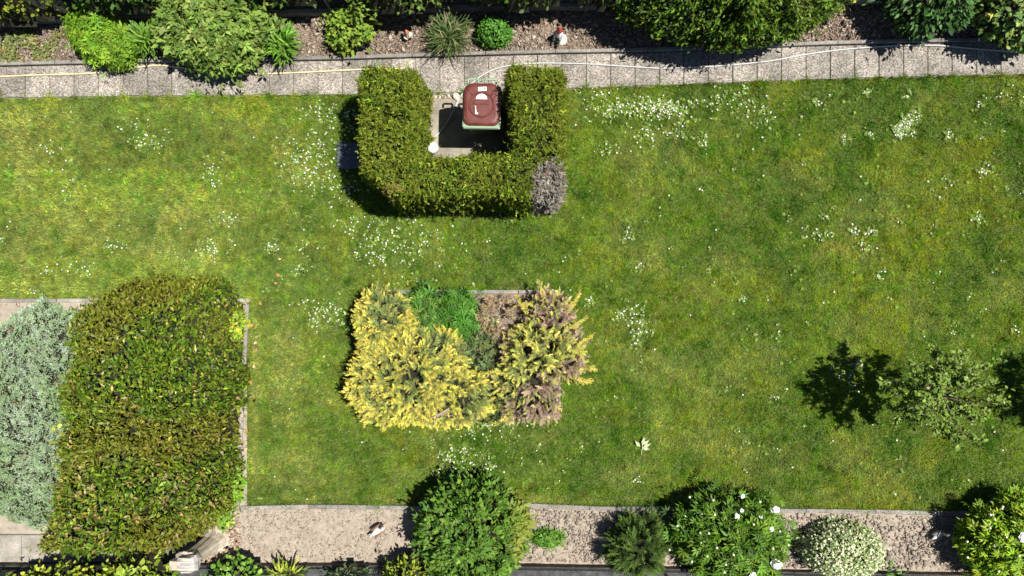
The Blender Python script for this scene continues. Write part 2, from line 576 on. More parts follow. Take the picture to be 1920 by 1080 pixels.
lumps('bark_mulch', 22000, off(FT, 6), off(PT, -8), -100, 2020, 0.0094, 0.4, [(.26, .20, .15), (.20, .15, .112), (.32, .255, .20), (.14, .10, .075), (.37, .31, .25)], 5, elong=1.9,
      label='loose bark mulch chips along the upper bed', z0=0.028)
lumps('soil_clods', 10000, off(EB, 8), off(FB, -5), 400, 2020, 0.0085, 0.6, [(.325, .275, .225), (.29, .245, .2), (.25, .205, .165), (.37, .32, .27)], 6,
      label='small dry clods strewn over the lower soil bed', z0=0.022)
lumps('soil_clods', 6000, off(EB, 8), off(FB, -5), 960, 2020, 0.014, 0.6, [(.29, .245, .205), (.25, .212, .172), (.20, .165, .138)], 66,
      label='coarse broken clods in the soil bed below the peonies', z0=0.022)
lumps('leaf_litter', 2600, [(0, 568), (600, 568)], [(0, 992), (600, 992)], -60, 460, 0.010, 0.4, [(.46, .39, .31), (.35, .26, .2), (.4, .25, .15)], 8, elong=1.6,
      label='dry leaf litter in the corner bed', z0=0.02)
lumps('leaf_litter', 700, [(0, 970), (600, 970)], [(0, 1050), (600, 1050)], 375, 450, 0.013, 0.35, [(.36, .25, .17), (.40, .30, .215), (.27, .19, .135), (.34, .29, .22)], 28, elong=1.9,
      label='brown leaf litter around the weathered stump', z0=0.022)
lumps('bark_mulch', 2500, [(0, 553), (2000, 553)], [(0, 783), (2000, 783)], 675, 1056, 0.009, 0.45, [(.34, .27, .21), (.26, .2, .16), (.4, .33, .27)], 12, elong=1.5,
      label='fine brown mulch in the island bed', z0=0.022)


# ------------------------------------------------------------------ stones, slabs, kerbs
def stone(name, a, b, wid, z0, z1, m, parent, ch=0.006, jit=0.0):
    """a block lying from pixel a to pixel b, wid metres across"""
    ax, ay = G(*a); bx_, by_ = G(*b)
    L = math.hypot(bx_ - ax, by_ - ay)
    me = MB().box(-L / 2, -wid / 2, z0, L / 2, wid / 2, z1, ch=ch).mesh(name, m)
    o = mobj(name, me, parent)
    o.location = ((ax + bx_) / 2, (ay + by_) / 2, random.uniform(-jit, jit))
    o.rotation_euler = (random.uniform(-jit, jit) * 0.6, 0, math.atan2(by_ - ay, bx_ - ax) + random.uniform(-jit, jit) * 0.4)
    return o


def run_of_stones(name, part, pl, x0, x1, pitch, wid, z0, z1, m, label, gap=0.5, jit=0.004, cat='kerb', kind=None):
    r = empty(name, 0, 0, 0, label, cat, kind=kind)
    x = x0
    while x < x1:
        e = min(x + pitch * random.uniform(0.97, 1.03), x1)
        stone(part, (x + gap, float(poly_y(pl, x))), (e - gap, float(poly_y(pl, e))), wid, z0, z1, m, r, jit=jit)
        x = e
    return r


DARKKERB = mat_noise('dark_kerb', (.03, .026, .022), (.085, .075, .065), 18, bump=.5)  # dark tone for the kerb under the lower fence
# slab path: joint bed, then one object for each slab
pb = MB()
xs = list(range(-200, 2101, 50))
top = [(*G(x, float(poly_y(PT, x))), 0.010) for x in xs]
bot = [(*G(x, float(poly_y(PB, x))), 0.010) for x in xs]
pb.add(top + bot, [(i, len(xs) + i, len(xs) + i + 1, i + 1) for i in range(len(xs) - 1)])
path = pb.build('path', JOINT)
tag(path, 'straight path of exposed aggregate slabs beside the mulch bed', 'path', kind='structure')
x = -178.0
while x < 2070:
    e = x + 45.6
    g = random.uniform(0.25, 0.75)
    P4 = [G(x + g, float(poly_y(PT, x)) + 1.0), G(e - g, float(poly_y(PT, e)) + 1.0), G(e - g, float(poly_y(PB, e)) - 1 + random.uniform(-1, 1)), G(x + g, float(poly_y(PB, x)) - 1 + random.uniform(-1, 1))]
    cx = sum(p[0] for p in P4) / 4; cy = sum(p[1] for p in P4) / 4
    zt = 0.032 + random.uniform(-0.003, 0.003)
    q = [(p[0] - cx, p[1] - cy) for p in P4]
    ch = 0.006
    m = MB()
    rings = [[(a, b, 0.004) for a, b in q], [(a, b, zt - ch) for a, b in q], [(a * 0.97, b * 0.98, zt) for a, b in q]]
    m.loft([list(reversed(r)) for r in rings])
    o = m.build('slab', AGG, path, loc=(cx, cy, 0))
    o.rotation_euler = (random.uniform(-.006, .006), random.uniform(-.006, .006), 0)
    x = e

run_of_stones('kerb', 'kerb_stone', off(PT, -3.5), -160, 2070, 134, 0.05, -0.05, 0.075, KERBM, 'narrow concrete kerb between mulch bed and slab path', kind='structure')
run_of_stones('fence_kerb', 'kerb_stone', off(FT, 0), -160, 2070, 330, 0.055, -0.05, 0.16, KERBM, 'concrete base kerb under the upper wire fence', kind='structure')
run_of_stones('bed_edging', 'edging_stone', off(EB, 1), 447, 2070, 134, 0.058, -0.05, 0.05, KERBM, 'grey edging stones between lawn and lower soil bed', jit=0.01, kind='structure')
run_of_stones('fence_kerb', 'kerb_stone', off(FB, 1), -160, 2070, 330, 0.05, -0.05, 0.13, DARKKERB, 'dark base kerb under the lower wire fence', kind='structure')
run_of_stones('island_edging', 'edging_stone', [(0, 547), (2000, 547)], 700, 1046, 134, 0.05, -0.05, 0.055, KERBM, 'low grey edging stones along the island bed', jit=0.008, kind='structure')
ce = run_of_stones('corner_edging', 'edging_stone', [(-300, 564), (600, 563)], -160, 470, 134, 0.055, -0.05, 0.05, PALE, 'pale edging stones around the corner bed', jit=0.004, kind='structure')
SIDE = [(568, 465.5), (700, 459), (820, 452.5), (950, 447)]
yy = 570.0
while yy < 948:
    e = min(yy + 134, 950)
    fx = lambda t: float(np.interp(t, [p[0] for p in SIDE], [p[1] for p in SIDE]))
    stone('edging_stone', (fx(yy), yy + 0.5), (fx(e), e - 0.5), 0.055, -0.05, 0.052, PALE, ce, jit=0.004)
    yy = e

# pale slabs at the lower corner
pv = MB().add([(*G(-200, 1001), 0.008), (*G(378, 1001), 0.008), (*G(378, 1053), 0.008), (*G(-200, 1053), 0.008)], [(3, 2, 1, 0)])
paving = pv.build('paving', JOINT)
tag(paving, 'short row of pale concrete slabs in the lower corner', 'paving', kind='structure')
x = -155.0
while x < 370:
    e = min(x + 66, 377)
    cx, cy = G((x + e) / 2, 1027)
    w_, d_ = (e - x) / S / 2 - 0.004, 25.5 / S
    o = MB().box(-w_, -d_, 0.003, w_, d_, 0.034 + random.uniform(-.003, .003), ch=0.006).build('slab', PALE, paving, loc=(cx, cy, 0))
    x = e

# concrete pad in the hedge bay
x0, y0 = G(790, 330); x1, y1 = G(958, 186)
pad = MB().box(x0, y0, -0.02, x1, y1, 0.022, ch=0.008).build('concrete_pad', PADM)
tag(pad, 'worn concrete pad under the bin inside the hedge bay', 'pad', kind='structure')
lumps('gravel', 500, [(0, 178), (2000, 178)], [(0, 187), (2000, 187)], 800, 945, 0.010, 0.6, [(.45, .37, .29), (.32, .26, .2), (.55, .48, .4)], 91,
      label='loose grit in the gap between path and concrete pad', z0=0.012)
x0, y0 = G(633, 317); x1, y1 = G(745, 267.5)
BLUEGREY = mat_noise('bluegrey', (0.045, 0.055, 0.068), (0.075, 0.088, 0.105), 6, rough=0.5, spec=0.5, bump=0.15)  # dark blue-grey tone of the flat slab beside the hedge
o = MB().box(x0, y0, -0.03, x1, y1, 0.03, ch=0.004).build('bluegrey_slab', BLUEGREY)
tag(o, 'smooth dark slate slab lying in the hedge shadow', 'slab')


# ------------------------------------------------------------------ leaf shapes (x across, y along, z up)
def tpl(vs, fs):
    return np.array(vs, float), np.array(fs, int)


def t_lance(w=0.17, fold=0.06, arch=0.12):
    return tpl([(0, 0, 0), (-w, .45, fold), (0, .45, 0), (w, .45, fold), (0, 1, -arch)], [(0, 2, 1), (0, 3, 2), (1, 2, 4), (2, 3, 4)])


def t_oval(w=0.26, fold=0.05, arch=0.1):
    return tpl([(0, 0, 0), (-w, .33, fold), (0, .35, 0.02), (w, .33, fold), (-w * .8, .7, fold * .6), (0, .7, 0), (w * .8, .7, fold * .6), (0, 1, -arch)],
               [(0, 2, 1), (0, 3, 2), (1, 2, 5), (1, 5, 4), (2, 3, 6), (2, 6, 5), (4, 5, 7), (5, 6, 7)])


def t_lobed():
    """leaf with three deep lobes"""
    vs = [(0, 0, 0), (-.16, .25, .02), (-.48, .42, -.04), (-.22, .5, .01), (-.2, .72, .0), (0, 1, -.08), (.2, .72, 0), (.22, .5, .01), (.48, .42, -.04), (.16, .25, .02), (0, .5, .03)]
    fs = [(0, 10, 1), (1, 10, 3), (1, 3, 2), (3, 10, 4), (4, 10, 5), (5, 10, 6), (6, 10, 7), (7, 9, 8), (7, 10, 9), (9, 10, 0)]
    return tpl(vs, fs)


def t_palm(nl=5, spread=70, w=0.11, droop=0.12, seed=0):
    """several narrow leaflets from one point"""
    r = random.Random(seed)
    vs, fs = [], []
    for i in range(nl):
        a = math.radians(-spread + 2 * spread * i / (nl - 1)) if nl > 1 else 0
        L = 1.0 - 0.25 * abs(i - (nl - 1) / 2) / max(1, (nl - 1) / 2) + r.uniform(-.08, .08)
        b = len(vs)
        for (x, y, z) in [(0, .03, 0), (-w, .5, .03), (0, .5, 0), (w, .5, .03), (0, 1, -droop)]:
            X, Y = x, y * L
            vs.append((X * math.cos(a) + Y * math.sin(a), -X * math.sin(a) + Y * math.cos(a), z))
        fs += [(b, b + 2, b + 1), (b, b + 3, b + 2), (b + 1, b + 2, b + 4), (b + 2, b + 3, b + 4)]
    return tpl(vs, fs)


def t_spray(nl=5, w=0.055, seed=0):
    """flat feathered twig of a conifer"""
    r = random.Random(seed)
    vs, fs = [], []

    def diamond(x0, y0, a, L, w_, z0):
        b = len(vs)
        for (x, y, z) in [(0, 0, 0), (-w_, .5 * L, .012), (0, L, r.uniform(-.06, .08)), (w_, .5 * L, .012)]:
            vs.append((x0 + x * math.cos(a) + y * math.sin(a), y0 - x * math.sin(a) + y * math.cos(a), z0 + z))
        fs.extend([(b, b + 2, b + 1), (b, b + 3, b + 2)])
    diamond(0, 0, 0, 1, w * 0.9, 0)
    for i in range(nl - 1):
        sgn = 1 if i % 2 else -1
        y = 0.12 + 0.62 * i / max(1, nl - 2)
        diamond(0, y, sgn * math.radians(r.uniform(32, 55)), r.uniform(.32, .5) * (1.15 - 0.5 * y), w, r.uniform(-.02, .05))
    return tpl(vs, fs)


def t_rosette(nl=6, w=0.16, seed=0):
    """shoot tip seen from above: leaves all round"""
    r = random.Random(seed)
    vs, fs = [], []
    for i in range(nl):
        a = 2 * math.pi * i / nl + r.uniform(-.3, .3)
        L = r.uniform(.7, 1.1)
        b = len(vs)
        for (x, y, z) in [(0, .04, .12), (-w, .55, .17), (0, .5, .12), (w, .55, .17), (0, 1, .02)]:
            X, Y = x, y * L
            vs.append((X * math.cos(a) + Y * math.sin(a), -X * math.sin(a) + Y * math.cos(a), z * r.uniform(.6, 1.5)))
        fs += [(b, b + 2, b + 1), (b, b + 3, b + 2), (b + 1, b + 2, b + 4), (b + 2, b + 3, b + 4)]
    return tpl(vs, fs)


def t_strap(w=0.045, seg=4, arch=0.9):
    vs, fs = [], []
    for i in range(seg + 1):
        t = i / seg
        ww = w * (1 - t) ** 0.6 * (0.7 + 0.6 * min(1, t * 3)) if i < seg else 0.002
        y = math.sin(t * arch) / math.sin(arch) if arch < 1.57 else t
        z = (math.cos(t * arch) - 1) * 0.0 - 0.55 * t * t * arch
        vs += [(-ww, t, z), (ww, t, z)]
    for i in range(seg):
        b = 2 * i
        fs += [(b, b + 1, b + 3), (b, b + 3, b + 2)]
    return tpl(vs, fs)


def nrm(a):
    return a / np.maximum(np.linalg.norm(a, axis=-1, keepdims=True), 1e-9)


def frames(axis, normal):
    y = nrm(axis)
    z = nrm(normal - (normal * y).sum(-1, keepdims=True) * y)
    x = np.cross(y, z)
    return np.stack([x, y, z], -1)          # columns


def leaves_mesh(name, tpls, pos, R, sc, col, m, r, origin=(0, 0, 0)):
    """leaves of several shapes joined into one mesh"""
    n = len(pos)
    which = r.integers(0, len(tpls), n)
    VV, TT, CC = [], [], []
    base = 0
    pos = pos - np.array(origin)
    for i, (tv, tf) in enumerate(tpls):
        s = np.where(which == i)[0]
        if not len(s):
            continue
        v = np.einsum('nij,kj->nki', R[s], tv) * sc[s][:, None, None] + pos[s][:, None, :]
        VV.append(v.reshape(-1, 3))
        TT.append((tf[None] + (np.arange(len(s)) * len(tv))[:, None, None]).reshape(-1, 3) + base)
        CC.append(np.repeat(col[s], len(tv), 0))
        base += len(s) * len(tv)
    return mesh_np(name, np.concatenate(VV), np.concatenate(TT), None, np.concatenate(CC), [m])


# ------------------------------------------------------------------ crowns as height fields
class Field:
    """crown surface sampled on a grid in plan"""

    def __init__(s, X, Y, Z, lift=0.0):
        s.X, s.Y, s.Z = X, Y, np.maximum(Z, 0)
        s.lift = lift
        s.top = float(s.Z.max())
        s.st = X[1, 0] - X[0, 0]
        gx, gy = np.gradient(s.Z, s.st, s.st)
        s.N = nrm(np.stack([-gx, -gy, np.ones_like(gx)], -1))
        s.wt = np.where(s.Z > 0.02, np.minimum(1 / s.N[..., 2], 9.0), 0)

    def sample(s, n, r, depth=0.05, smin=0.0):
        p = s.wt.ravel() / s.wt.sum()
        i = r.choice(len(p), n, p=p)
        ix, iy = np.unravel_index(i, s.Z.shape)
        j = r.uniform(-.5, .5, (n, 2)) * s.st
        P = np.stack([s.X[ix, iy] + j[:, 0], s.Y[ix, iy] + j[:, 1], s.Z[ix, iy]], -1)
        Nn = s.N[ix, iy]
        Q = np.pad(s.Z, 1)
        lowest = np.minimum.reduce([Q[:-2, 1:-1], Q[2:, 1:-1], Q[1:-1, :-2], Q[1:-1, 2:]])
        bi, bj = np.where((s.Z > .05) & (lowest <= .02))
        if len(bi):                                           # the foot of the crown, below its first step
            kf = r.random(n) < .10
            q = r.integers(0, len(bi), kf.sum())
            P[kf] = np.stack([s.X[bi[q], bj[q]], s.Y[bi[q], bj[q]], s.Z[bi[q], bj[q]] * r.uniform(.1, 1.0, kf.sum())], -1)
            Nn = Nn.copy()
            Nn[kf] = s.N[bi[q], bj[q]]
        d = np.abs(r.normal(0, depth, n))
        P -= Nn * d[:, None]
        P[:, 2] = np.maximum(P[:, 2], 0.03)
        P[:, 2] += s.lift * np.clip(1 - P[:, 2] / s.top, 0, 1)
        return P, Nn, d

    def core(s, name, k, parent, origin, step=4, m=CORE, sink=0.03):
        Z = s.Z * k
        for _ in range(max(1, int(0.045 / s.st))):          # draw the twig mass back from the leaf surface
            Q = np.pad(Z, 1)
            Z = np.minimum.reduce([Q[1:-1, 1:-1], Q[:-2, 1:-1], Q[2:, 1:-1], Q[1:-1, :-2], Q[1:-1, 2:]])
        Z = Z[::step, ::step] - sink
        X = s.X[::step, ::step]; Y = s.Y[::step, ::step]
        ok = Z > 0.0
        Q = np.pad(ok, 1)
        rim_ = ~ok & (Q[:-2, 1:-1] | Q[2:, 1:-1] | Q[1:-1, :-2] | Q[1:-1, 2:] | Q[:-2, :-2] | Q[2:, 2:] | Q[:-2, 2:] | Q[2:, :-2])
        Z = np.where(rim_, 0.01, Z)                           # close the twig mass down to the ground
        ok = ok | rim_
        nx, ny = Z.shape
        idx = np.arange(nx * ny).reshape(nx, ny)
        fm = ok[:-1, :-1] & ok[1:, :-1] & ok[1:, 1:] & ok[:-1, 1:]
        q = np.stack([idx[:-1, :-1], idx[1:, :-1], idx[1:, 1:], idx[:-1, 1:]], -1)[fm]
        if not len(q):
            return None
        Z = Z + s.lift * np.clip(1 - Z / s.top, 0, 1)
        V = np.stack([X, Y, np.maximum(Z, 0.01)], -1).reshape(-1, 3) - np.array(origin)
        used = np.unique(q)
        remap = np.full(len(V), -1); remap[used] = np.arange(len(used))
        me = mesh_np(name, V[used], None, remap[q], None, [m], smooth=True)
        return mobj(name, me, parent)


def mound(cx, cy, rx, ry, h, p=2.6, lobe=0.16, rough=0.10, seed=0, q=0.6, rot=0.0, step=0.012, freq=5.0, sq=2.0, lift=0.0, jag=0.0):
    """rounded crown of uneven outline; lengths in metres"""
    m = 1.35
    xs = np.arange(cx - rx * m, cx + rx * m, step)
    ys = np.arange(cy - ry * m, cy + ry * m, step)
    X, Y = np.meshgrid(xs, ys, indexing='ij')
    dx, dy = X - cx, Y - cy
    c, s_ = math.cos(rot), math.sin(rot)
    u = (dx * c + dy * s_) / rx; v = (-dx * s_ + dy * c) / ry
    d = (np.abs(u) ** sq + np.abs(v) ** sq) ** (1 / sq)
    a = np.arctan2(v, u)
    d = d * (1 + lobe * 2 * (fbm(np.cos(a) * 1.5 + 9, np.sin(a) * 1.5 + 9, 1.3, 3, seed) - 0.5))
    if jag:
        d = d * (1 + jag * 2 * (fbm(np.cos(a) * 6 + 40, np.sin(a) * 6 + 40, 1.5, 2, seed + 3) - 0.5))
    Z = h * np.clip(1 - d ** p, 0, 1) ** q
    Z = Z * (1 + rough * 2 * (fbm(X, Y, freq, 3, seed + 5) - 0.5))
    return Field(X, Y, Z, lift)


def bbox_mound(x0, y0, x1, y1, h, kz=0.55, **kw):
    """mound whose outline stands in the photograph inside this pixel box"""
    # on the side facing the camera the outline is the skirt of the crown, on the far side its shoulder
    lo, hi = kw.get('lift', 0) + 0.08 * h, h * kz
    a = (G(x0, 0, hi if x0 < 960 else lo)[0], G(0, y1, lo if y1 < 540 else hi)[1])
    b = (G(x1, 0, lo if x1 < 960 else hi)[0], G(0, y0, hi if y0 < 540 else lo)[1])
    if b[0] - a[0] < .12 or b[1] - a[1] < .12:
        a = G(x0, y1, hi); b = G(x1, y0, hi)
    cx, cy = (a[0] + b[0]) / 2, (a[1] + b[1]) / 2
    return mound(cx, cy, (b[0] - a[0]) / 2, (b[1] - a[1]) / 2, h, **kw), (cx, cy)


def union_mound(boxes, h, step=0.012, lift=0.0, **kw):
    fl = [bbox_mound(*b[:4], b[4] if len(b) > 4 else h, step=step, lift=lift, **{**kw, 'seed': kw.get('seed', 0) + i})[0] for i, b in enumerate(boxes)]
    x0 = min(f_.X.min() for f_ in fl); x1 = max(f_.X.max() for f_ in fl)
    y0 = min(f_.Y.min() for f_ in fl); y1 = max(f_.Y.max() for f_ in fl)
    xs_ = np.arange(x0, x1 + step, step); ys_ = np.arange(y0, y1 + step, step)
    X_, Y_ = np.meshgrid(xs_, ys_, indexing='ij')
    Z_ = np.zeros_like(X_)
    for f_ in fl:
        i0 = int(round((f_.X[0, 0] - x0) / step)); j0 = int(round((f_.Y[0, 0] - y0) / step))
        a_, b_ = f_.Z.shape
        sub = Z_[i0:i0 + a_, j0:j0 + b_]
        np.maximum(sub, f_.Z[:sub.shape[0], :sub.shape[1]], out=sub)
    return Field(X_, Y_, Z_, lift), ((x0 + x1) / 2, (y0 + y1) / 2)


def palette(cols, n, r, jit=0.22, wts=None):
    cols = np.array(cols)
    c = cols[r.choice(len(cols), n, p=wts)]
    return c * np.exp(r.normal(0, jit, (n, 1))) * np.exp(r.normal(0, 0.06, (n, 3)))


def orient(Nn, P, c, r, tilt=0.5, up=0.4, out=0.4, rise=0.0):
    """leaf axes and normals for samples with surface normals Nn; c = plant centre"""
    n = len(P)
    rnd = r.normal(0, 1, (n, 3))
    normal = nrm(Nn + np.array([0, 0, up]) + rnd * tilt)
    o2 = P[:, :2] - np.array(c)
    o2 = nrm(np.concatenate([o2, np.zeros((n, 1))], 1))
    axis = r.normal(0, 1, (n, 3)) * (1 - out) + o2 * out * 1.6 + Nn * 0.15
    axis[:, 2] = axis[:, 2] * 0.5 + rise
    return frames(axis, normal)


def plant(name, label, cat, fld, c, n, tpls, size, cols, m=LEAF, seed=1, depth=0.05, tilt=0.5, up=0.4, out=0.4, rise=0.0, jit=0.22, wts=None,
          core=0.8, group=None, big=0, colfn=None, szj=0.25, corem=CORE, leafname='leaf', sink=0.03, edge=0.0, fringe=0.07):
    r = np.random.default_rng(seed)
    root = empty(name, c[0], c[1], 0, label, cat, group)
    P, Nn, d = fld.sample(n, r, depth)
    if fringe:                                                # shoots that stand out of the crown
        kf = r.random(n) < fringe
        P[kf] += (Nn[kf] + r.normal(0, .3, (kf.sum(), 3))) * (d[kf] + r.uniform(.3, 1.3, kf.sum()) * size)[:, None]
        P[:, 2] = np.maximum(P[:, 2], .03)
    R = orient(Nn, P, c, r, tilt, up, out, rise)
    sc = size * np.clip(np.exp(r.normal(0, szj, n)), 0.45, 1.9)
    col = palette(cols, n, r, jit, wts)
    if colfn is not None:
        col = colfn(P, d, col, r)
    # the largest leaves on top are objects of their own
    sel = np.zeros(n, bool)
    if big:
        order = np.argsort(-(P[:, 2] + sc * 1.5 - d * 4))
        cand = order[:big * 6]
        sel[r.choice(cand, big, replace=False)] = True
        variants = []
        for i in range(min(6, max(3, len(tpls)))):
            tv, tf = tpls[i % len(tpls)]
            cc = palette(cols, 1, r, jit * 0.7, wts)
            variants.append(mesh_np(leafname, tv, tf, None, np.repeat(cc, len(tv), 0), [m]))
        for k_, i in enumerate(np.where(sel)[0]):
            o = bpy.data.objects.new(leafname, variants[k_ % len(variants)])
            M = Matrix([[*(R[i][a] * sc[i]), P[i][a] - (c[a] if a < 2 else 0)] for a in range(3)] + [[0, 0, 0, 1]])
            o.matrix_basis = M
            COL.objects.link(o)
            o.parent = root
    s = ~sel
    fo = mobj('foliage', leaves_mesh('foliage', tpls, P[s], R[s], sc[s], col[s], m, r, (c[0], c[1], 0)), root)
    fo['kind'] = 'stuff'
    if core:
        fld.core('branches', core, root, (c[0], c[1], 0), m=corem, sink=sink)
    if fld.lift > 0.05:
        rs_ = random.Random(seed)
        wx = (fld.X.max() - fld.X.min()) * .22; wy = (fld.Y.max() - fld.Y.min()) * .22
        for _ in range(7):
            a_ = rs_.uniform(0, 6.28); q_ = rs_.uniform(.2, 1)
            MB().tube([(math.cos(a_) * .05, math.sin(a_) * .05, 0), (math.cos(a_) * wx * q_ * .6, math.sin(a_) * wy * q_ * .6, fld.lift * .8), (math.cos(a_) * wx * q_, math.sin(a_) * wy * q_, fld.top * .8)],
                      [.014, .011, .006], 5, (.2, .16, .1)).build('stem', BARK, root, True)
    return root, (P, Nn, d)


def frond_plant(name, label, cat, fld, c, nf, per, L, spr, base, tip, m=NEEDLE, seed=1, depth=.05, out=.6, rise=.5, rnd=.6, size=.055, jit=.2, core=.7, frondcol=None, flow=None, group=None, sink=.03, fork=48):
    """conifer whose surface is made of feathered plumes, each a row of sprays on an arching axis"""
    r = np.random.default_rng(seed)
    root = empty(name, c[0], c[1], 0, label, cat, group)
    P0, Nn, d = fld.sample(nf, r, depth)
    o2 = P0[:, :2] - np.array(c)
    o2 = nrm(np.concatenate([o2, np.zeros((nf, 1))], 1))
    ax = o2 * out + r.normal(0, rnd, (nf, 3)) + Nn * .25
    if flow is not None:
        ax[:, :2] += flow(P0)
    ax[:, 2] = np.abs(ax[:, 2]) * .3 + rise
    ax = nrm(ax)
    Lf = L * r.uniform(.6, 1.35, nf)
    cb = palette(base, nf, r, jit); ct_ = palette(tip, nf, r, jit)
    if frondcol is not None:
        cb, ct_ = frondcol(P0, d, cb, ct_, r)
    t = np.linspace(0, 1, per)
    PP, AA, CC, SS = [], [], [], []
    for i, ti in enumerate(t):
        sag = np.stack([np.zeros(nf), np.zeros(nf), -.25 * Lf * ti * ti], 1)
        PP.append(P0 + ax * (Lf * (ti - .25))[:, None] + sag)
        sgn = 1 if i % 2 else -1
        th = math.radians(fork) * sgn * (1 - .85 * ti) + r.normal(0, .2, nf)
        a2 = ax.copy()
        a2[:, 2] -= .4 * ti
        cs, sn = np.cos(th), np.sin(th)
        AA.append(np.stack([a2[:, 0] * cs - a2[:, 1] * sn, a2[:, 0] * sn + a2[:, 1] * cs, a2[:, 2]], 1))
        k_ = min(1, max(0, (ti - .1) / .6))
        CC.append(cb * (1 - k_) + ct_ * k_)
        SS.append(size * (1.15 - .45 * ti) * r.uniform(.75, 1.25, nf))
    PP = np.concatenate(PP); AA = np.concatenate(AA); CC = np.concatenate(CC); SS = np.concatenate(SS)
    PP[:, 2] = np.maximum(PP[:, 2], .025)
    R = frames(AA, np.array([0, 0, 1.0]) + r.normal(0, .35, AA.shape))
    fo = mobj('foliage', leaves_mesh('foliage', spr, PP, R, SS, CC, m, r, (c[0], c[1], 0)), root)
    fo['kind'] = 'stuff'
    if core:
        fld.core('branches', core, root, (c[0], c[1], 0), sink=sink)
    return root


# ================================================================== the clipped hedge round the bin
def box_sd(X, Y, x0, y0, x1, y1, rad=0.0):
    cx, cy, hx, hy = (x0 + x1) / 2, (y0 + y1) / 2, (x1 - x0) / 2 - rad, (y1 - y0) / 2 - rad
    qx, qy = np.abs(X - cx) - hx, np.abs(Y - cy) - hy
    return np.hypot(np.maximum(qx, 0), np.maximum(qy, 0)) + np.minimum(np.maximum(qx, qy), 0) - rad


HH = 1.4
ox0, oy0 = G(706, 401); ox1, oy1 = G(1053, 171)
ix0, iy0 = G(813, 316); ix1, iy1 = G(950, 60)
xs = np.arange(ox0 - 0.1, ox1 + 0.12, 0.012); ys = np.arange(oy0 - 0.1, oy1 + 0.12, 0.012)
X, Y = np.meshgrid(xs, ys, indexing='ij')
sd = np.maximum(box_sd(X, Y, ox0, oy0, ox1, oy1, 0.2), -box_sd(X, Y, ix0, iy0, ix1, iy1, 0.06))
cut = ((ox0 + 0.30 - X) + (oy0 + 0.22 - Y)) / 1.414 - 0.10      # rounded-off outer corner
sd = np.maximum(sd, cut)
sd = sd + (fbm(X, Y, 3.2, 3, 3) - 0.5) * 0.13
t = np.clip(-sd / 0.13, 0, 1)
Z = HH * (1 - (1 - t) ** 2.6) * np.where(t > 0, 1, 0) * (1 + (fbm(X, Y, 4.0, 3, 17) - 0.5) * 0.12)
Z = Z - 0.12 * np.clip((Y - (oy1 - 0.25)) / 0.25, 0, 1) * (t > 0)
Z = Z - .10 * np.clip((fbm(X, Y, 6.0, 2, 19) - .66) / .08, 0, 1) * (t > .8)       # thin spots
hfld = Field(X, Y, Z)
hc = ((ox0 + ox1) / 2, (oy0 + oy1) / 2)
dpx, dpy = G(1030, 347, 1.25)


def hedge_col(P, d, col, r):
    nz = fbm(P[:, 0], P[:, 1], 3.5, 3, 123)
    k_ = np.clip((nz - 0.45) / 0.2, 0, 1)[:, None]
    col = col * (1 - 0.3 * k_) + np.array([0.22, 0.23, 0.028]) * 0.3 * k_
    dd = np.hypot((P[:, 0] - dpx) / 0.22, (P[:, 1] - dpy) / 0.31) + (nz - 0.5) * 0.8
    dead = (dd < 1.0) & (P[:, 0] - dpx + (P[:, 1] - dpy) * -0.3 > -0.22)
    n_ = dead.sum()
    col[dead] = np.array([0.27, 0.245, 0.205]) * np.exp(r.normal(0, 0.35, (n_, 1)))
    rus = dead & (r.random(len(P)) < 0.05)
    col[rus] = np.array([0.34, 0.19, 0.11]) * r.uniform(.7, 1.2, (rus.sum(), 1))
    gx_, gy_ = G(735, 360, 1.1)
    o2 = (np.hypot((P[:, 0] - gx_) / 0.18, (P[:, 1] - gy_) / 0.08) < 1) & (r.random(len(P)) < 0.3)
    col[o2] = np.array([0.38, 0.20, 0.11]) * r.uniform(.7, 1.2, (o2.sum(), 1))
    return col


plant('clipped_hedge', 'clipped green conifer hedge in a U around the wheelie bin', 'hedge', hfld, hc, 32000, [t_spray(4, .105, i) for i in range(5)], 0.055,
      [(0.125, 0.190, 0.018), (0.165, 0.220, 0.022), (0.085, 0.140, 0.016), (0.215, 0.250, 0.028)], m=NEEDLE, seed=31, depth=0.03, tilt=0.7, up=0.25, out=0.1, rise=0.6, jit=0.34, core=0.93,
      colfn=hedge_col, sink=0.05, fringe=0.015)
# grey bare twigs in the dead corner belong to the hedge
tw = MB()
rr = random.Random(4)
for i in range(260):
    a = G(rr.uniform(998, 1050), rr.uniform(316, 376), 1.25)
    z = 1.22 + rr.uniform(-.10, .06)
    if abs((a[0] - dpx) / .24) + abs((a[1] - dpy) / .34) > 1.25:
        continue
    d_ = rr.uniform(0, 6.28); L = rr.uniform(.05, .11)
    p0 = Vector((a[0], a[1], z)); p2 = p0 + Vector((math.cos(d_) * L, math.sin(d_) * L, rr.uniform(.02, .09)))
    p1 = (p0 + p2) / 2 + Vector((rr.uniform(-.02, .02), rr.uniform(-.02, .02), .02))
    tw.tube([p0, p1, p2], [.005, .004, .0015], 4, (.36, .33, .285))
hroot = bpy.data.objects['clipped_hedge']
o = tw.build('dead_twigs', CHIP, hroot)
o.location = (-hc[0], -hc[1], 0)
o['label'] = 'bare grey dead twigs at the outer corner'
o['kind'] = 'stuff'

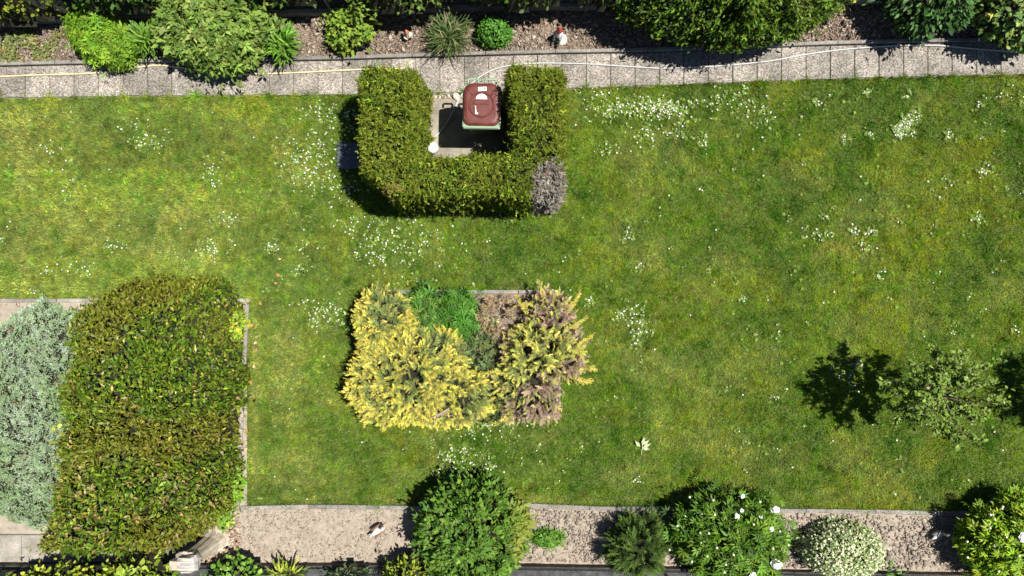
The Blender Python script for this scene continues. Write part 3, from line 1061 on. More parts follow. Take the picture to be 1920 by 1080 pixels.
# ================================================================== wheelie bin
BINX, BINY = G(903, 197, 0.98)
binr = empty('wheelie_bin', BINX, BINY, 0.022, 'green wheelie bin with maroon lid standing inside the hedge bay', 'bin')
binr.rotation_euler = (0, 0, math.radians(-1.0))
GREEN = mat_noise('green_plastic', (0.19, 0.275, 0.175), (0.25, 0.34, 0.22), 4, rough=0.45, spec=0.4, bump=0.05)
SHADEGREEN = mat_noise('green_plastic_shaded', (0.075, 0.15, 0.095), (0.095, 0.18, 0.115), 4, rough=0.5, spec=0.35, bump=0.05)  # same plastic as the rim, darkened to paint the shade on the body
MAROON = mat_noise('maroon_plastic', (0.085, 0.017, 0.013), (0.135, 0.038, 0.030), 7, rough=0.5, spec=0.3, bump=0.1, bscale=160, bdist=0.002, detail=12)
BLACKM = mat_noise('black_plastic', (0.012, 0.012, 0.013), (0.022, 0.022, 0.024), 20, rough=0.6, bump=0.05)
STICK = mat_noise('white_sticker', (0.74, 0.74, 0.72), (0.82, 0.82, 0.8), 12, rough=0.6, bump=0)
INK = mat_noise('ink', (0.015, 0.015, 0.018), (0.03, 0.03, 0.035), 12, rough=0.7, bump=0)


def rrect(w, d, rad, z, cy=0.0, n=5, rf=None):
    """rounded rectangle outline, w across, d deep; rf = radius at the back corners"""
    out = []
    rb = rf if rf is not None else rad
    for (sx, sy, a0, rd) in ((1, 1, 0, rb), (-1, 1, 90, rb), (-1, -1, 180, rad), (1, -1, 270, rad)):
        for k_ in range(n + 1):
            a = math.radians(a0 + 90 * k_ / n)
            out.append((sx * (w / 2 - rd) + rd * math.cos(a), cy + sy * (d / 2 - rd) + rd * math.sin(a), z))
    return out


MB().loft([rrect(.34, .36, .04, 0, .02), rrect(.36, .39, .045, .12, .015), rrect(.43, .47, .05, .80, 0), rrect(.44, .48, .05, .905, 0)]).build('body', SHADEGREEN, binr)
rim = MB()
rim.loft([rrect(.475, .53, .03, .895, -.022), rrect(.485, .54, .03, .902, -.022), rrect(.485, .54, .03, .922, -.022), rrect(.46, .52, .03, .926, -.022)])
rim.loft([rrect(.455, .515, .03, .926, -.022), rrect(.475, .53, .03, .929, -.022), rrect(.475, .53, .03, .945, -.022), rrect(.45, .50, .03, .95, -.022)])
rim.build('rim', GREEN, binr)
for sx in (-1, 1):
    hb = MB()
    z = .955; y0_, y1_ = .265, .325
    xa, xb = sx * .045, sx * .175
    hb.tube([(xa, y0_, z), (xa, y1_ - .01, z), (xa + sx * .012, y1_, z), (xb - sx * .012, y1_, z), (xb, y1_ - .01, z), (xb, y0_, z)], .014, 8)
    hb.build('handle', GREEN, binr, True)
hb = MB().box(-.07, .245, .93, .07, .285, .953, ch=.004)
hb.build('hinge_bar', GREEN, binr)
lid = MB()
lid.loft([rrect(.45, .525, .075, .948, .005, 6, .11), rrect(.458, .533, .08, .955, .005, 6, .115), rrect(.452, .527, .08, .972, .005, 6, .115),
          rrect(.41, .48, .075, .990, .005, 6, .11), rrect(.36, .43, .07, .996, .005, 6, .10)])
lid_o = lid.build('lid', MAROON, binr)
CYL = -.005
ring = MB()
NR = 36
prof = [(.140, .994), (.146, 1.012), (.156, 1.014), (.166, .994)]
vs, fs = [], []
for k_ in range(NR):
    a = 2 * math.pi * k_ / NR
    vs += [(r_ * math.cos(a), CYL + r_ * math.sin(a), z) for r_, z in prof]
for k_ in range(NR):
    b0, b1 = 4 * k_, 4 * ((k_ + 1) % NR)
    fs += [(b0 + i, b1 + i, b1 + i + 1, b0 + i + 1) for i in range(3)]
ring.add(vs, fs)
ring.build('lid_ring', MAROON, lid_o, True)
MB().lathe([(.140, .994), (.138, .9985), (.02, 1.0015), (.001, 1.0015)], n=36, at=(0, CYL, 0)).build('lid_disc', MAROON, lid_o)
for sx in (-1, 1):
    MB().tube([(sx * .115, CYL + .115, .998), (sx * .175, CYL + .19, .992), (sx * .19, .225, .975)], .008, 6).build('lid_rib', MAROON, lid_o, True)
    MB().box(sx * .205 - .008, -.19, .955, sx * .205 + .008, -.09, .990, ch=.003).build('lid_grip', MAROON, lid_o)
    MB().box(sx * .222 - .006, -.20, .948, sx * .222 + .006, -.10, .968, ch=.002).build('grip_slot', BLACKM, lid_o)
MB().box(-.095, CYL + .003, .998, .095, CYL + .043, 1.012, ch=.004).build('lid_bar', MAROON, lid_o)
# white half disc and worn white strokes on the lid
hs = [(.07 * math.cos(math.pi * i / 14), .07 * math.sin(math.pi * i / 14) * 0.95) for i in range(15)]
m = MB().loft([[(x, CYL + .068 + y, 1.0005) for x, y in hs], [(x, CYL + .068 + y, 1.0035) for x, y in hs]])
m.build('half_disc_sticker', STICK, lid_o)
m = MB().box(-.077, CYL - .120, 1.0, -.04, CYL - .103, 1.0032).box(-.074, CYL - .1029, 1.0, -.062, CYL - .065, 1.0030).box(-.075, CYL - .0649, 1.0, -.068, CYL - .025, 1.0031).box(-.085, CYL - .0248, 1.0, -.065, CYL - .019, 1.0029)
m.build('white_mark', STICK, lid_o)
st = MB().box(-.052, -.025, 0, .052, .025, .002).build('number_sticker', STICK, lid_o, loc=(.008, .192, .9965))
st.rotation_euler = (0, 0, math.radians(5))
cu = bpy.data.curves.new('number', 'FONT')
cu.body = '219'
cu.size = .052
cu.align_x = 'CENTER'; cu.align_y = 'CENTER'
cu.extrude = .0006
cu.offset = .0012
tmp = bpy.data.objects.new('number_tmp', cu)
COL.objects.link(tmp)
me = bpy.data.meshes.new_from_object(tmp.evaluated_get(bpy.context.evaluated_depsgraph_get()))
bpy.data.objects.remove(tmp)
me.materials.clear(); me.materials.append(INK)
nt_o = mobj('number_print', me, lid_o, (.008, .190, .9992))
nt_o.rotation_euler = (0, 0, math.radians(5))
# axle, wheels, front emblem
MB().tube([(-.22, .215, .10), (.22, .215, .10)], .011, 8).build('axle', BLACKM, binr)
for sx in (-1, 1):
    wv = MB()
    rings = [[(sx * xx, .215 + r_ * math.cos(2 * math.pi * i / 20), .10 + r_ * math.sin(2 * math.pi * i / 20)) for i in range(20)] for xx, r_ in ((.185, .07), (.19, .098), (.225, .098), (.23, .07))]
    wv.loft(rings)
    wv.build('wheel', BLACKM, binr)
em = [(.13 * math.cos(2 * math.pi * i / 24), -.238 - .02 * 0, .72 + .13 * math.sin(2 * math.pi * i / 24)) for i in range(24)]
EMB = mat_noise('emblem_print', (.30, .40, .42), (.36, .46, .48), 8, rough=0.5, bump=0)
MB().loft([[(x, -.2375 + (.72 - z) * -.06 * -1, z) for x, y, z in em], [(x, -.2455 + (.72 - z) * .06, z) for x, y, z in em]]).build('front_emblem', EMB, binr)

# ================================================================== hoses, standpipe, ball, stones in the bay
GREYHOSE = mat_noise('grey_hose', (0.36, 0.36, 0.35), (0.50, 0.50, 0.48), 30, rough=0.45, spec=0.4, bump=0)
YELHOSE = mat_noise('cream_hose', (0.58, 0.50, 0.27), (0.68, 0.60, 0.36), 20, rough=0.5, spec=0.35, bump=0)
zs = .032
HG = [((795, 246), .22), ((797, 259), .10), ((805, 263), .042), ((818, 256), .038), ((832, 240), .038), ((848, 214), .038), ((862, 186), .05), ((880, 163), .048), ((903, 144), .047), ((930, 131), .047),
      ((956, 125), .047), ((1000, 121), .047), ((1040, 120.5), .047), ((1100, 122), .047), ((1180, 127), .047), ((1250, 130), .047), ((1340, 126), .047), ((1400, 121), .047), ((1450, 115), .047), ((1510, 104), .047), ((1570, 96), .047),
      ((1640, 90), .047), ((1700, 87), .047), ((1760, 88), .047), ((1830, 94), .047), ((1930, 101), .047), ((2050, 104), .047)]
pts = catmull([(*G(*p), z) for p, z in HG], 8)
o = MB().tube(pts, .0105, 8).build('garden_hose', GREYHOSE, None, True)
tag(o, 'grey garden hose running from the bin bay along the slab path', 'hose')
HY = [(-80, 152), (0, 146), (60, 143), (130, 141), (180, 139), (220, 135), (255, 129), (290, 125), (310, 125), (345, 129), (400, 136), (450, 140), (500, 140), (560, 138), (620, 135), (680, 132), (720, 131), (760, 130)]
pts = catmull([(*G(*p), .045) for p in HY], 8)
o = MB().tube(pts, .0105, 8).build('garden_hose', YELHOSE, None, True)
tag(o, 'thin cream hose lying along the path left of the hedge', 'hose')
ax, ay = G(797, 240)
sp = empty('standpipe', ax, ay, .022, 'thin pale standpipe against the inner hedge wall', 'tap')
ZINC = mat_noise('zinc', (.45, .45, .44), (.62, .62, .6), 30, rough=0.4, spec=.5, bump=0)
MB().tube([(0, 0, 0), (0, 0, .48)], .014, 8).build('pipe', ZINC, sp, True)
MB().tube([(0, 0, .46), (.0, -.05, .46), (0, -.085, .43)], .012, 8).build('spout', ZINC, sp, True)
MB().box(-.03, -.008, .485, .03, .008, .50, ch=.004).build('tap_lever', ZINC, sp)
ax, ay = G(811, 277, .19)
WB = mat_noise('white_enamel', (.78, .78, .76), (.84, .84, .82), 10, rough=.4, bump=0)
gl = empty('globe_lamp', ax, ay, .022, 'white round globe tucked into the inner hedge corner', 'lamp')
MB().sphere((0, 0, .17), .082, n=20, m=14).build('globe', WB, gl, True)
MB().lathe([(.05, 0), (.05, .02), (.025, .04), (.025, .10)], n=14).build('foot', BLACKM, gl)


def rock(name, px, py, size, label, colr, seed, cat='stone', sc=(1, .8, .6)):
    m = MB()
    m.sphere((0, 0, 0), 1, n=10, m=7)
    r = random.Random(seed)
    off_ = {}
    v2 = []
    for (x, y, z) in m.v:
        k_ = (round(x, 3), round(y, 3), round(z, 3))
        f = off_.setdefault(k_, r.uniform(.78, 1.12))
        v2.append((x * f * size * sc[0], y * f * size * sc[1], z * f * size * sc[2]))
    m.v = v2
    x, y = G(px, py)
    o = m.build(name, mat_noise('rock_' + str(seed), [c * .75 for c in colr], colr, 25, bump=.4), None, loc=(x, y, size * sc[2] * .7 + .01))
    o.rotation_euler = (0, 0, r.uniform(0, 6))
    return tag(o, label, cat)


rock('stone', 856, 182, .06, 'pale broken stone at the pad edge beside the bin', (.66, .58, .52), 3)
rock('stone', 870, 183, .045, 'small grey stone touching the hose at the pad edge', (.45, .40, .36), 5)

# ================================================================== fences
POSTM = mat_noise('post_paint', (.13, .20, .20), (.18, .26, .26), 15, rough=.5, bump=.1)
WIRE = mat_noise('wire', (.06, .085, .075), (.11, .14, .13), 60, rough=.5, bump=0)


def fence(name, pl, xs_, hgt, label, x0=-150, x1=2070):
    r = empty(name, 0, 0, 0, label, 'fence')
    for x in xs_:
        X_, Y_ = G(x, float(poly_y(pl, x)))
        MB().lathe([(.024, 0.0), (.024, hgt), (.02, hgt + .015), (.004, hgt + .02)], n=10).build('post', POSTM, r, True, (X_, Y_, .10))
    m = MB()
    for z in (.14, .14 + hgt * .5, hgt + .05):
        m.tube([(*G(x, float(poly_y(pl, x))), z) for x in range(x0, x1, 60)], .0022, 4)
    o = m.build('tension_wire', WIRE, r)
    m = MB()
    # diamond mesh: two families of slanting wires
    run = (hgt - .1) * S
    x = float(x0)
    while x < x1 - run:
        for sgn in (1, -1):
            xa, xb = (x, x + run) if sgn > 0 else (x + run, x)
            pa = (*G(xa, float(poly_y(pl, xa))), .14); pb_ = (*G(xb, float(poly_y(pl, xb))), hgt + .04)
            m.tube([pa, pb_], .0012, 3)
        x += 0.075 * S
    o = m.build('wire_mesh', WIRE, r)
    o['kind'] = 'stuff'
    return r


fence('wire_fence', FT, (-210, 205, 628, 1012, 1430, 1840), 1.05, 'wire mesh fence on slim grey green posts along the upper bed')
fence('wire_fence', FB, (-60, 340, 752, 1240, 1680, 2080), .95, 'wire mesh fence on slim grey green posts along the lower bed')

# ================================================================== upper bed planting
OLIVE = [(.185, .275, .050), (.15, .235, .040), (.225, .315, .065), (.105, .18, .03)]
FRESH = [(.14, .275, .016), (.18, .32, .02), (.10, .215, .015), (.215, .34, .028)]
MIDG = [(.085, .185, .022), (.058, .135, .018), (.115, .22, .026), (.15, .25, .032)]
DEEP = [(.038, .085, .016), (.055, .11, .018), (.03, .068, .014), (.08, .14, .025)]

f, c = bbox_mound(292, -40, 508, 134, .85, lift=0.28, p=3.0, lobe=.12, rough=.28, seed=3, q=.55)
plant('peony_bush', 'large rounded olive green peony bush leaning over the slab path', 'bush', f, c, 3600, [t_palm(3, 62, .19, .22, i) for i in range(4)] + [t_lobed()], .088, OLIVE, seed=41, depth=.06,
      tilt=.5, up=.45, out=.3, rise=.1, jit=.22, core=.84, big=150)

f, c = bbox_mound(122, 28, 262, 122, .55, lift=0.12, p=3.2, lobe=.12, rough=.14, seed=5, q=.5, rot=math.radians(-28))
plant('phlox_clump', 'bright green leafy perennial clump at the kerb left of the peony', 'plant', f, c, 1500, [t_rosette(7, .13, i) for i in range(5)], .062, FRESH, seed=42, depth=.03,
      tilt=.3, up=.6, out=.1, jit=.18, core=.86, big=60, leafname='shoot')


def strap_plant(name, label, px, py, rad, hgt, n, cols, seed, w=.035, cat='plant', spread=1.0, arch=1.0, m=LEAF, big=0, seg=5, group=None):
    """tuft of arching blades from one crown"""
    r = np.random.default_rng(seed)
    x, y = G(px, py)
    root = empty(name, x, y, 0, label, cat, group)
    VV, TT, CC = [], [], []
    b = 0
    for i in range(n):
        a = r.uniform(0, 2 * np.pi); L = rad * r.uniform(.55, 1.15) * spread
        hz = hgt * r.uniform(.6, 1.1)
        bx0 = r.normal(0, rad * .16, 2)
        t = np.linspace(0, 1, seg + 1)
        out = L * (t ** 1.15)
        zz = hz * np.sin(np.minimum(t * (1.25 + arch * r.uniform(.3, .9)), 2.9))
        ww = w * r.uniform(.7, 1.2) * np.sin(np.pi * (0.15 + .85 * (1 - t) ** .8)) ** .6 * .5
        ww[-1] = .001
        tw_ = r.uniform(-.5, .5)
        aa = a + tw_ * t
        cx = bx0[0] + np.cos(aa) * out; cy = bx0[1] + np.sin(aa) * out
        nx_, ny_ = -np.sin(aa), np.cos(aa)
        v = np.empty(((seg + 1) * 2, 3))
        v[0::2] = np.stack([cx - nx_ * ww, cy - ny_ * ww, zz + .02], 1)
        v[1::2] = np.stack([cx + nx_ * ww, cy + ny_ * ww, zz + .02 + ww * .3], 1)
        tr = []
        for s_ in range(seg):
            q = 2 * s_
            tr += [(q, q + 1, q + 3), (q, q + 3, q + 2)]
        cc = palette(cols, 1, r, .2)
        if i < big:
            me_ = mesh_np('leaf', v, np.array(tr), None, np.repeat(cc, len(v), 0), [m])
            mobj('leaf', me_, root)
        else:
            VV.append(v); TT.append(np.array(tr) + b); CC.append(np.repeat(cc, len(v), 0)); b += len(v)
    o = mobj('leaves', mesh_np('leaves', np.concatenate(VV), np.concatenate(TT), None, np.concatenate(CC), [m]), root)
    o['kind'] = 'stuff'
    return root


DL = [(.10, .22, .022), (.13, .26, .028), (.16, .28, .04), (.075, .17, .02)]
strap_plant('daylily', 'daylily clump half hidden behind the peony bush', 290, 88, .25, .36, 130, DL, 51, .024, big=30)
strap_plant('daylily', 'free standing daylily clump right of the peony bush', 541, 94, .27, .38, 190, DL, 52, .024, big=40)
strap_plant('grass_tuft', 'spiky dark green ornamental grass tuft in the mulch', 844, 80, .30, .34, 420, [(.07, .12, .03), (.10, .15, .04), (.055, .095, .026), (.24, .24, .11)], 53, .010, arch=.7)

f, c = bbox_mound(608, 22, 700, 96, .6, lift=0.15, p=2.2, lobe=.25, rough=.25, seed=7, q=.55)
plant('currant_bush', 'loose yellow green currant bush with lobed leaves in the mulch', 'bush', f, c, 620, [t_lobed()], .062, [(.19, .30, .03), (.23, .34, .045), (.14, .25, .03)], seed=43, depth=.07,
      tilt=.45, up=.6, out=.3, jit=.18, core=.6, big=60)
f, c = bbox_mound(893, 33, 958, 93, .40, p=3.0, lobe=.03, rough=.03, seed=8, q=.5)
plant('round_bush', 'small tight ball of bright green leaves beside the grass tuft', 'bush', f, c, 1700, [t_oval(.3)], .032, [(.085, .24, .025), (.115, .28, .034), (.06, .18, .02)], seed=44, depth=.012,
      tilt=.5, up=.3, out=.3, jit=.16, core=.92, fringe=.02)

# ground cover in the upper corner
gx = [rng.uniform(-60, 175, 3000), rng.uniform(52, 122, 3000)]
Pg = np.stack([(gx[0] - 960) / S, (540 - gx[1]) / S, rng.uniform(.03, .08, 3000)], 1)
keep = (gx[1] < poly_y(PT, gx[0]) - 3) & (gx[0] + gx[1] * .8 < 225) & (fbm(Pg[:, 0], Pg[:, 1], 4, 3, 5) + (gx[1] - 90) / 200 > .46)
Pg = Pg[keep]
ng = len(Pg)
Rg = orient(np.tile([0, 0, 1.0], (ng, 1)), Pg, (0, 0), rng, .4, .5, .0)
o = mobj('ground_cover', leaves_mesh('ground_cover', [t_oval(.32), t_lobed()], Pg, Rg, rng.uniform(.025, .055, ng), palette([(.13, .19, .04), (.10, .16, .03), (.30, .22, .10), (.17, .21, .06), (.28, .26, .12)], ng, rng), LEAF, rng))
tag(o, 'low mixed weeds and seedlings in the upper corner of the bed', 'ground cover', kind='stuff')

# large laurel over the upper kerb
f, c = bbox_mound(1176, -95, 1560, 97, 1.35, kz=.45, lift=0.55, p=2.6, lobe=.18, rough=.4, seed=9, q=.5, freq=6, jag=.08)


def laurel_col(P, d, col, r):
    k_ = np.clip((fbm(P[:, 0], P[:, 1], 2.0, 3, 77) - .45) / .2, 0, 1)[:, None] * np.clip((P[:, 0] - G(1380, 0)[0]) / .6, 0, 1)[:, None]
    return col * (1 - .6 * k_) + np.array([.18, .19, .03]) * .6 * k_


plant('laurel_shrub', 'big glossy dark laurel shrub overhanging the upper kerb and path', 'shrub', f, c, 9000, [t_lance(.17), t_lance(.21), t_oval(.22), t_rosette(5, .17, 5)], .060, [(.095, .175, .014), (.07, .135, .012), (.13, .205, .018), (.045, .09, .010)],
      m=GLOSS, seed=45, depth=.07, tilt=.6, up=.35, out=.45, rise=.3, jit=.25, core=.82, big=120, colfn=laurel_col)
f, c = bbox_mound(1560, -30, 1612, 24, .95, seed=10, lobe=.2)
plant('yellow_shrub', 'sprig of yellow leaves poking out behind the laurel shrub', 'shrub', f, c, 260, [t_oval(.3)], .05, [(.42, .40, .05), (.36, .38, .05)], seed=46, depth=.05, core=.5)
f, c = bbox_mound(1655, -75, 1820, 62, 1.0, kz=.5, lift=0.4, p=2.4, lobe=.22, rough=.22, seed=11, q=.55)
plant('dark_shrub', 'dark green broad leaved shrub at the upper fence near the corner', 'shrub', f, c, 1800, [t_lance(.22), t_oval(.26)], .082, [(.06, .145, .03), (.045, .11, .026), (.085, .18, .035), (.035, .08, .022)], m=GLOSS, seed=47, depth=.08,
      tilt=.55, up=.4, out=.5, jit=.22, core=.75, big=60)
f, c = bbox_mound(1822, -60, 2010, 92, .95, kz=.5, lift=0.4, p=2.6, lobe=.18, rough=.18, seed=12, q=.55)
plant('light_shrub', 'light green yellow flecked shrub hanging over the path at the far end', 'shrub', f, c, 2500, [t_oval(.28), t_lobed()], .062, [(.15, .25, .06), (.12, .22, .05), (.22, .29, .07), (.34, .34, .06)], wts=[.4, .35, .17, .08], seed=48, depth=.07,
      tilt=.5, up=.4, out=.4, jit=.2, core=.78, big=60)

# neighbour's planting behind the upper fence
NEI = [
    (-130, -105, 125, 44, 1.0, 'clipped yellow green neighbour hedge end in the upper corner', [(.20, .24, .02), (.14, .19, .02), (.25, .27, .03)], t_oval(.34), .055, 1900),
    (120, -150, 330, 14, 1.2, 'dark neighbour shrub behind the fence above the phlox clump', [(.05, .11, .016), (.07, .14, .02)], t_lobed(), .07, 2200),
    (310, -170, 640, 8, 1.3, 'dark neighbour shrub behind the fence above the peony bush', [(.05, .10, .016), (.07, .13, .02)], t_lobed(), .07, 2600),
    (625, -150, 860, 14, 1.2, 'neighbour shrub with light tips behind the fence above the small gnome', [(.07, .13, .02), (.10, .18, .024), (.14, .22, .03)], t_lobed(), .06, 2100),
    (840, -160, 1085, 10, 1.2, 'dense neighbour shrub behind the fence above the round bush', [(.055, .105, .016), (.09, .16, .02), (.04, .08, .014)], t_oval(.28), .06, 2400),
    (1060, -180, 1240, 6, 1.2, 'neighbour shrub behind the fence beside the laurel shrub', [(.05, .10, .016), (.07, .13, .02)], t_oval(.28), .06, 1500),
]
for i, (a, b, c2, d, h, lab, cols, tp, sz, nn) in enumerate(NEI):
    f, c = bbox_mound(a, b, c2, d, h + .25, kz=.45, p=3.4, lobe=.10, rough=.3, seed=60 + i, q=.45, sq=3.0, step=.02, lift=.3 if i == 0 else .55, jag=.06)
    plant('neighbour_shrub', lab, 'shrub', f, c, nn, [tp], sz, cols, seed=80 + i, depth=.07, tilt=.5, up=.35, out=.45, jit=.25, core=.85)
f, c = bbox_mound(636, -10, 690, 30, 1.0, kz=.9, seed=71, lobe=.3)
plant('climbing_vine', 'light green vine tips hanging over the upper fence above the currant bush', 'vine', f, c, 130, [t_lobed()], .06, [(.16, .25, .03), (.20, .28, .04)], seed=95, depth=.12, core=0)

# ================================================================== figures in the upper bed
SKIN = (.50, .27, .19)


def gnome(px, py, h, label, hat, coat, trousers, seed, seated=False, rotz=0.0):
    x, y = G(px, py)
    r = empty('garden_gnome', x, y, .03, label, 'garden gnome')
    r.rotation_euler = (0, 0, rotz)
    s_ = h
    m = MB()
    if seated:
        m.lathe([(.13 * s_, 0), (.20 * s_, .05 * s_), (.22 * s_, .16 * s_), (.17 * s_, .28 * s_), (.14 * s_, .30 * s_)], trousers, 14)
        for sx in (-1, 1):
            m.tube([(sx * .10 * s_, -.05 * s_, .14 * s_), (sx * .13 * s_, -.24 * s_, .20 * s_), (sx * .13 * s_, -.34 * s_, .07 * s_)], [.075 * s_, .07 * s_, .055 * s_], 8, trousers)
            m.sphere((sx * .13 * s_, -.38 * s_, .05 * s_), .07 * s_, (.06, .04, .03), 8, 6, (1, 1.4, .7))
    else:
        for sx in (-1, 1):
            m.tube([(sx * .08 * s_, 0, .02 * s_), (sx * .08 * s_, 0, .28 * s_)], [.07 * s_, .085 * s_], 8, trousers)
            m.sphere((sx * .085 * s_, -.04 * s_, .04 * s_), .07 * s_, (.06, .04, .03), 8, 6, (1, 1.5, .7))
    b0 = .26 * s_
    m.lathe([(.15 * s_, b0), (.19 * s_, b0 + .06 * s_), (.19 * s_, b0 + .16 * s_), (.14 * s_, b0 + .30 * s_), (.07 * s_, b0 + .36 * s_)], coat, 14)
    for sx in (-1, 1):
        m.tube([(sx * .15 * s_, 0, b0 + .28 * s_), (sx * .24 * s_, -.05 * s_, b0 + .16 * s_), (sx * .16 * s_, -.17 * s_, b0 + .10 * s_)], [.055 * s_, .05 * s_, .045 * s_], 8, coat)
        m.sphere((sx * .14 * s_, -.20 * s_, b0 + .10 * s_), .045 * s_, SKIN, 8, 6)
    m.sphere((0, -.01 * s_, b0 + .43 * s_), .115 * s_, SKIN, 12, 8)
    m.sphere((0, -.12 * s_, b0 + .43 * s_), .03 * s_, SKIN, 6, 5)
    body = m.build('body', PAINT, r, True)
    bd = MB()
    bd.sphere((0, -.09 * s_, b0 + .33 * s_), .11 * s_, (.75, .73, .70), 10, 8, (1, .65, 1.35))
    bd.build('beard', PAINT, r, True)
    ht = MB()
    ht.lathe([(.135 * s_, b0 + .47 * s_), (.14 * s_, b0 + .50 * s_), (.10 * s_, b0 + .62 * s_), (.05 * s_, b0 + .78 * s_), (.006 * s_, b0 + .88 * s_)], hat, 14)
    ht.build('hat', PAINT, r, True)
    return r


gnome(767, 72, .25, 'small garden gnome with orange hat standing in the mulch', (.62, .24, .11), (.60, .55, .49), (.13, .11, .10), 1, rotz=.5)
st_o = rock('stone', 1052, 74, .10, 'flat pale stone under the red hatted gnome', (.55, .50, .44), 11, sc=(1, .85, .35))
g2 = gnome(1046, 73, .29, 'garden gnome with red hat sitting on a pale stone', (.48, .035, .04), (.66, .68, .70), (.035, .08, .075), 2, True, rotz=-.4)
g2.location.z = .075
# clay ring half buried in the shade
tor = MB()
vs, fs = [], []
for i in range(24):
    a = 2 * math.pi * i / 24
    for j in range(6):
        b = 2 * math.pi * j / 6
        rr_ = .055 + .010 * math.cos(b)
        vs.append((rr_ * math.cos(a), rr_ * math.sin(a), .014 * math.sin(b)))
for i in range(24):
    for j in range(6):
        fs.append((i * 6 + j, ((i + 1) % 24) * 6 + j, ((i + 1) % 24) * 6 + (j + 1) % 6, i * 6 + (j + 1) % 6))
tor.add(vs, fs)
pot = empty('clay_pot', *G(991, 42), .0, 'small clay pot tipped over in the shade of the upper fence', 'pot')
pot.rotation_euler = (math.radians(38), 0, math.radians(-20))
CLAY = mat_noise('weathered_clay', (.28, .20, .14), (.42, .33, .25), 30, bump=.3)
tor.build('pot_rim', CLAY, pot, True, (0, 0, .10))
MB().loft([[(r_ * math.cos(2 * math.pi * i / 20), r_ * math.sin(2 * math.pi * i / 20), z) for i in range(20)] for r_, z in ((.035, 0), (.05, .10), (.044, .10), (.03, .012))]).build('pot_wall', CLAY, pot, True)

# ================================================================== island bed
GT = [(.72, .63, .10), (.64, .57, .09), (.77, .68, .16), (.52, .49, .10)]
GB = [(.17, .22, .075), (.12, .165, .06), (.26, .29, .09)]
SPR = [t_spray(5, .085, 20 + i) for i in range(5)]


def gold_fronds(P, d, cb, ct_, r):
    # some plumes keep green tips
    g_ = (fbm(P[:, 0], P[:, 1], 4.0, 3, 201) + r.normal(0, .06, len(P))) > .66
    ct_[g_] = palette([(.22, .28, .09), (.34, .37, .10)], g_.sum(), r, .2)
    return cb, ct_


f, c = bbox_mound(668, 538, 776, 664, .64, p=3.4, lobe=.16, rough=.35, seed=21, q=.42, freq=9, lift=.26, jag=.12)
frond_plant('golden_juniper', 'smaller golden juniper at the upper corner of the island bed', 'shrub', f, c, 640, 10, .115, SPR, GB, GT, seed=101, depth=.045, out=.55, rise=.45, rnd=.55, size=.045, core=.72, frondcol=gold_fronds)
f, c = union_mound([(660, 614, 866, 790), (720, 692, 915, 788, .54)], .68, p=4.5, lobe=.14, rough=.35, seed=22, q=.4, freq=9, sq=2.8, lift=.28, jag=.10)
frond_plant('golden_juniper', 'wide bright yellow golden juniper filling half of the island bed', 'shrub', f, c, 1900, 9, .115, SPR, GB, GT, seed=102, depth=.045, out=.55, rise=.45, rnd=.55, size=.045, core=.74, frondcol=gold_fronds)


def half_dead(P, d, cb, ct_, r):
    nz = fbm(P[:, 0], P[:, 1], 2.2, 3, 301) + .07 * r.normal(0, 1, len(P))
    b = nz > .53
    for (qx, qy, rx, ry) in ((1030, 570, 50, 42), (1015, 752, 66, 46), (1075, 695, 30, 26)):
        gx_, gy_ = G(qx, qy, .45)
        b |= (((P[:, 0] - gx_) / (rx / S)) ** 2 + ((P[:, 1] - gy_) / (ry / S)) ** 2 + r.normal(0, .2, len(P)) < .85)
    b &= r.random(len(P)) < .85
    n_ = b.sum()
    cb[b] = palette([(.22, .155, .12), (.28, .2, .15)], n_, r, .2)
    ct_[b] = palette([(.43, .325, .21), (.49, .39, .25), (.35, .255, .175), (.55, .46, .24)], n_, r, .2)
    return cb, ct_


f, c = union_mound([(990, 546, 1072, 645), (950, 605, 1092, 708, .58), (925, 668, 1005, 782, .42), (966, 698, 1052, 788, .48), (1040, 645, 1096, 708, .48)], .54, p=3.0, lobe=.22, rough=.5, seed=23, q=.45, freq=9, lift=.12, jag=.2)
frond_plant('juniper', 'half dead juniper with brown and yellow green sprays on the island bed', 'shrub', f, c, 900, 12, .13, SPR, [(.20, .24, .07), (.15, .19, .06)], [(.60, .57, .12), (.50, .52, .11), (.68, .61, .17)], seed=103, depth=.06, out=.5, rise=.4, rnd=.55, size=.043, core=.55, frondcol=half_dead)
# long shoots reaching out of the half dead juniper
rj = random.Random(12)
VVp, NNp = [], []
for (x0_, y0_, x1_, y1_) in ((1030, 600, 1012, 530), (1060, 590, 1085, 555), (1060, 620, 1095, 598), (1070, 660, 1108, 630), (1075, 690, 1112, 690), (1070, 710, 1104, 715), (950, 700, 885, 698), (1000, 570, 970, 572),
                             (990, 590, 972, 560), (960, 770, 930, 795), (1040, 640, 1090, 665)):
    a = Vector((*G(x0_, y0_, .5), .5)); b = Vector((*G(x1_, y1_, .42), .42))
    for i in range(26):
        t = i / 25
        p = a.lerp(b, t) + Vector((rj.uniform(-1, 1) * .03 * (1.1 - t), rj.uniform(-1, 1) * .03 * (1.1 - t), .05 * math.sin(3.1 * t)))
        VVp.append(p); NNp.append((b - a).normalized() + Vector((rj.uniform(-.5, .5), rj.uniform(-.5, .5), rj.uniform(0, .3))))
VVp = np.array([tuple(p) for p in VVp]); NNp = np.array([tuple(p) for p in NNp])
jr = np.random.default_rng(5)
Rj = frames(NNp, np.array([0, 0, 1.0]) + jr.normal(0, .4, NNp.shape))
jroot = [o for o in bpy.data.objects if o.name == 'juniper'][0]
o = mobj('long_shoots', leaves_mesh('long_shoots', SPR, VVp, Rj, jr.uniform(.05, .09, len(VVp)), palette([(.46, .40, .07), (.38, .36, .07), (.5, .4, .1)], len(VVp), jr), NEEDLE, jr, tuple(jroot.location)), jroot)
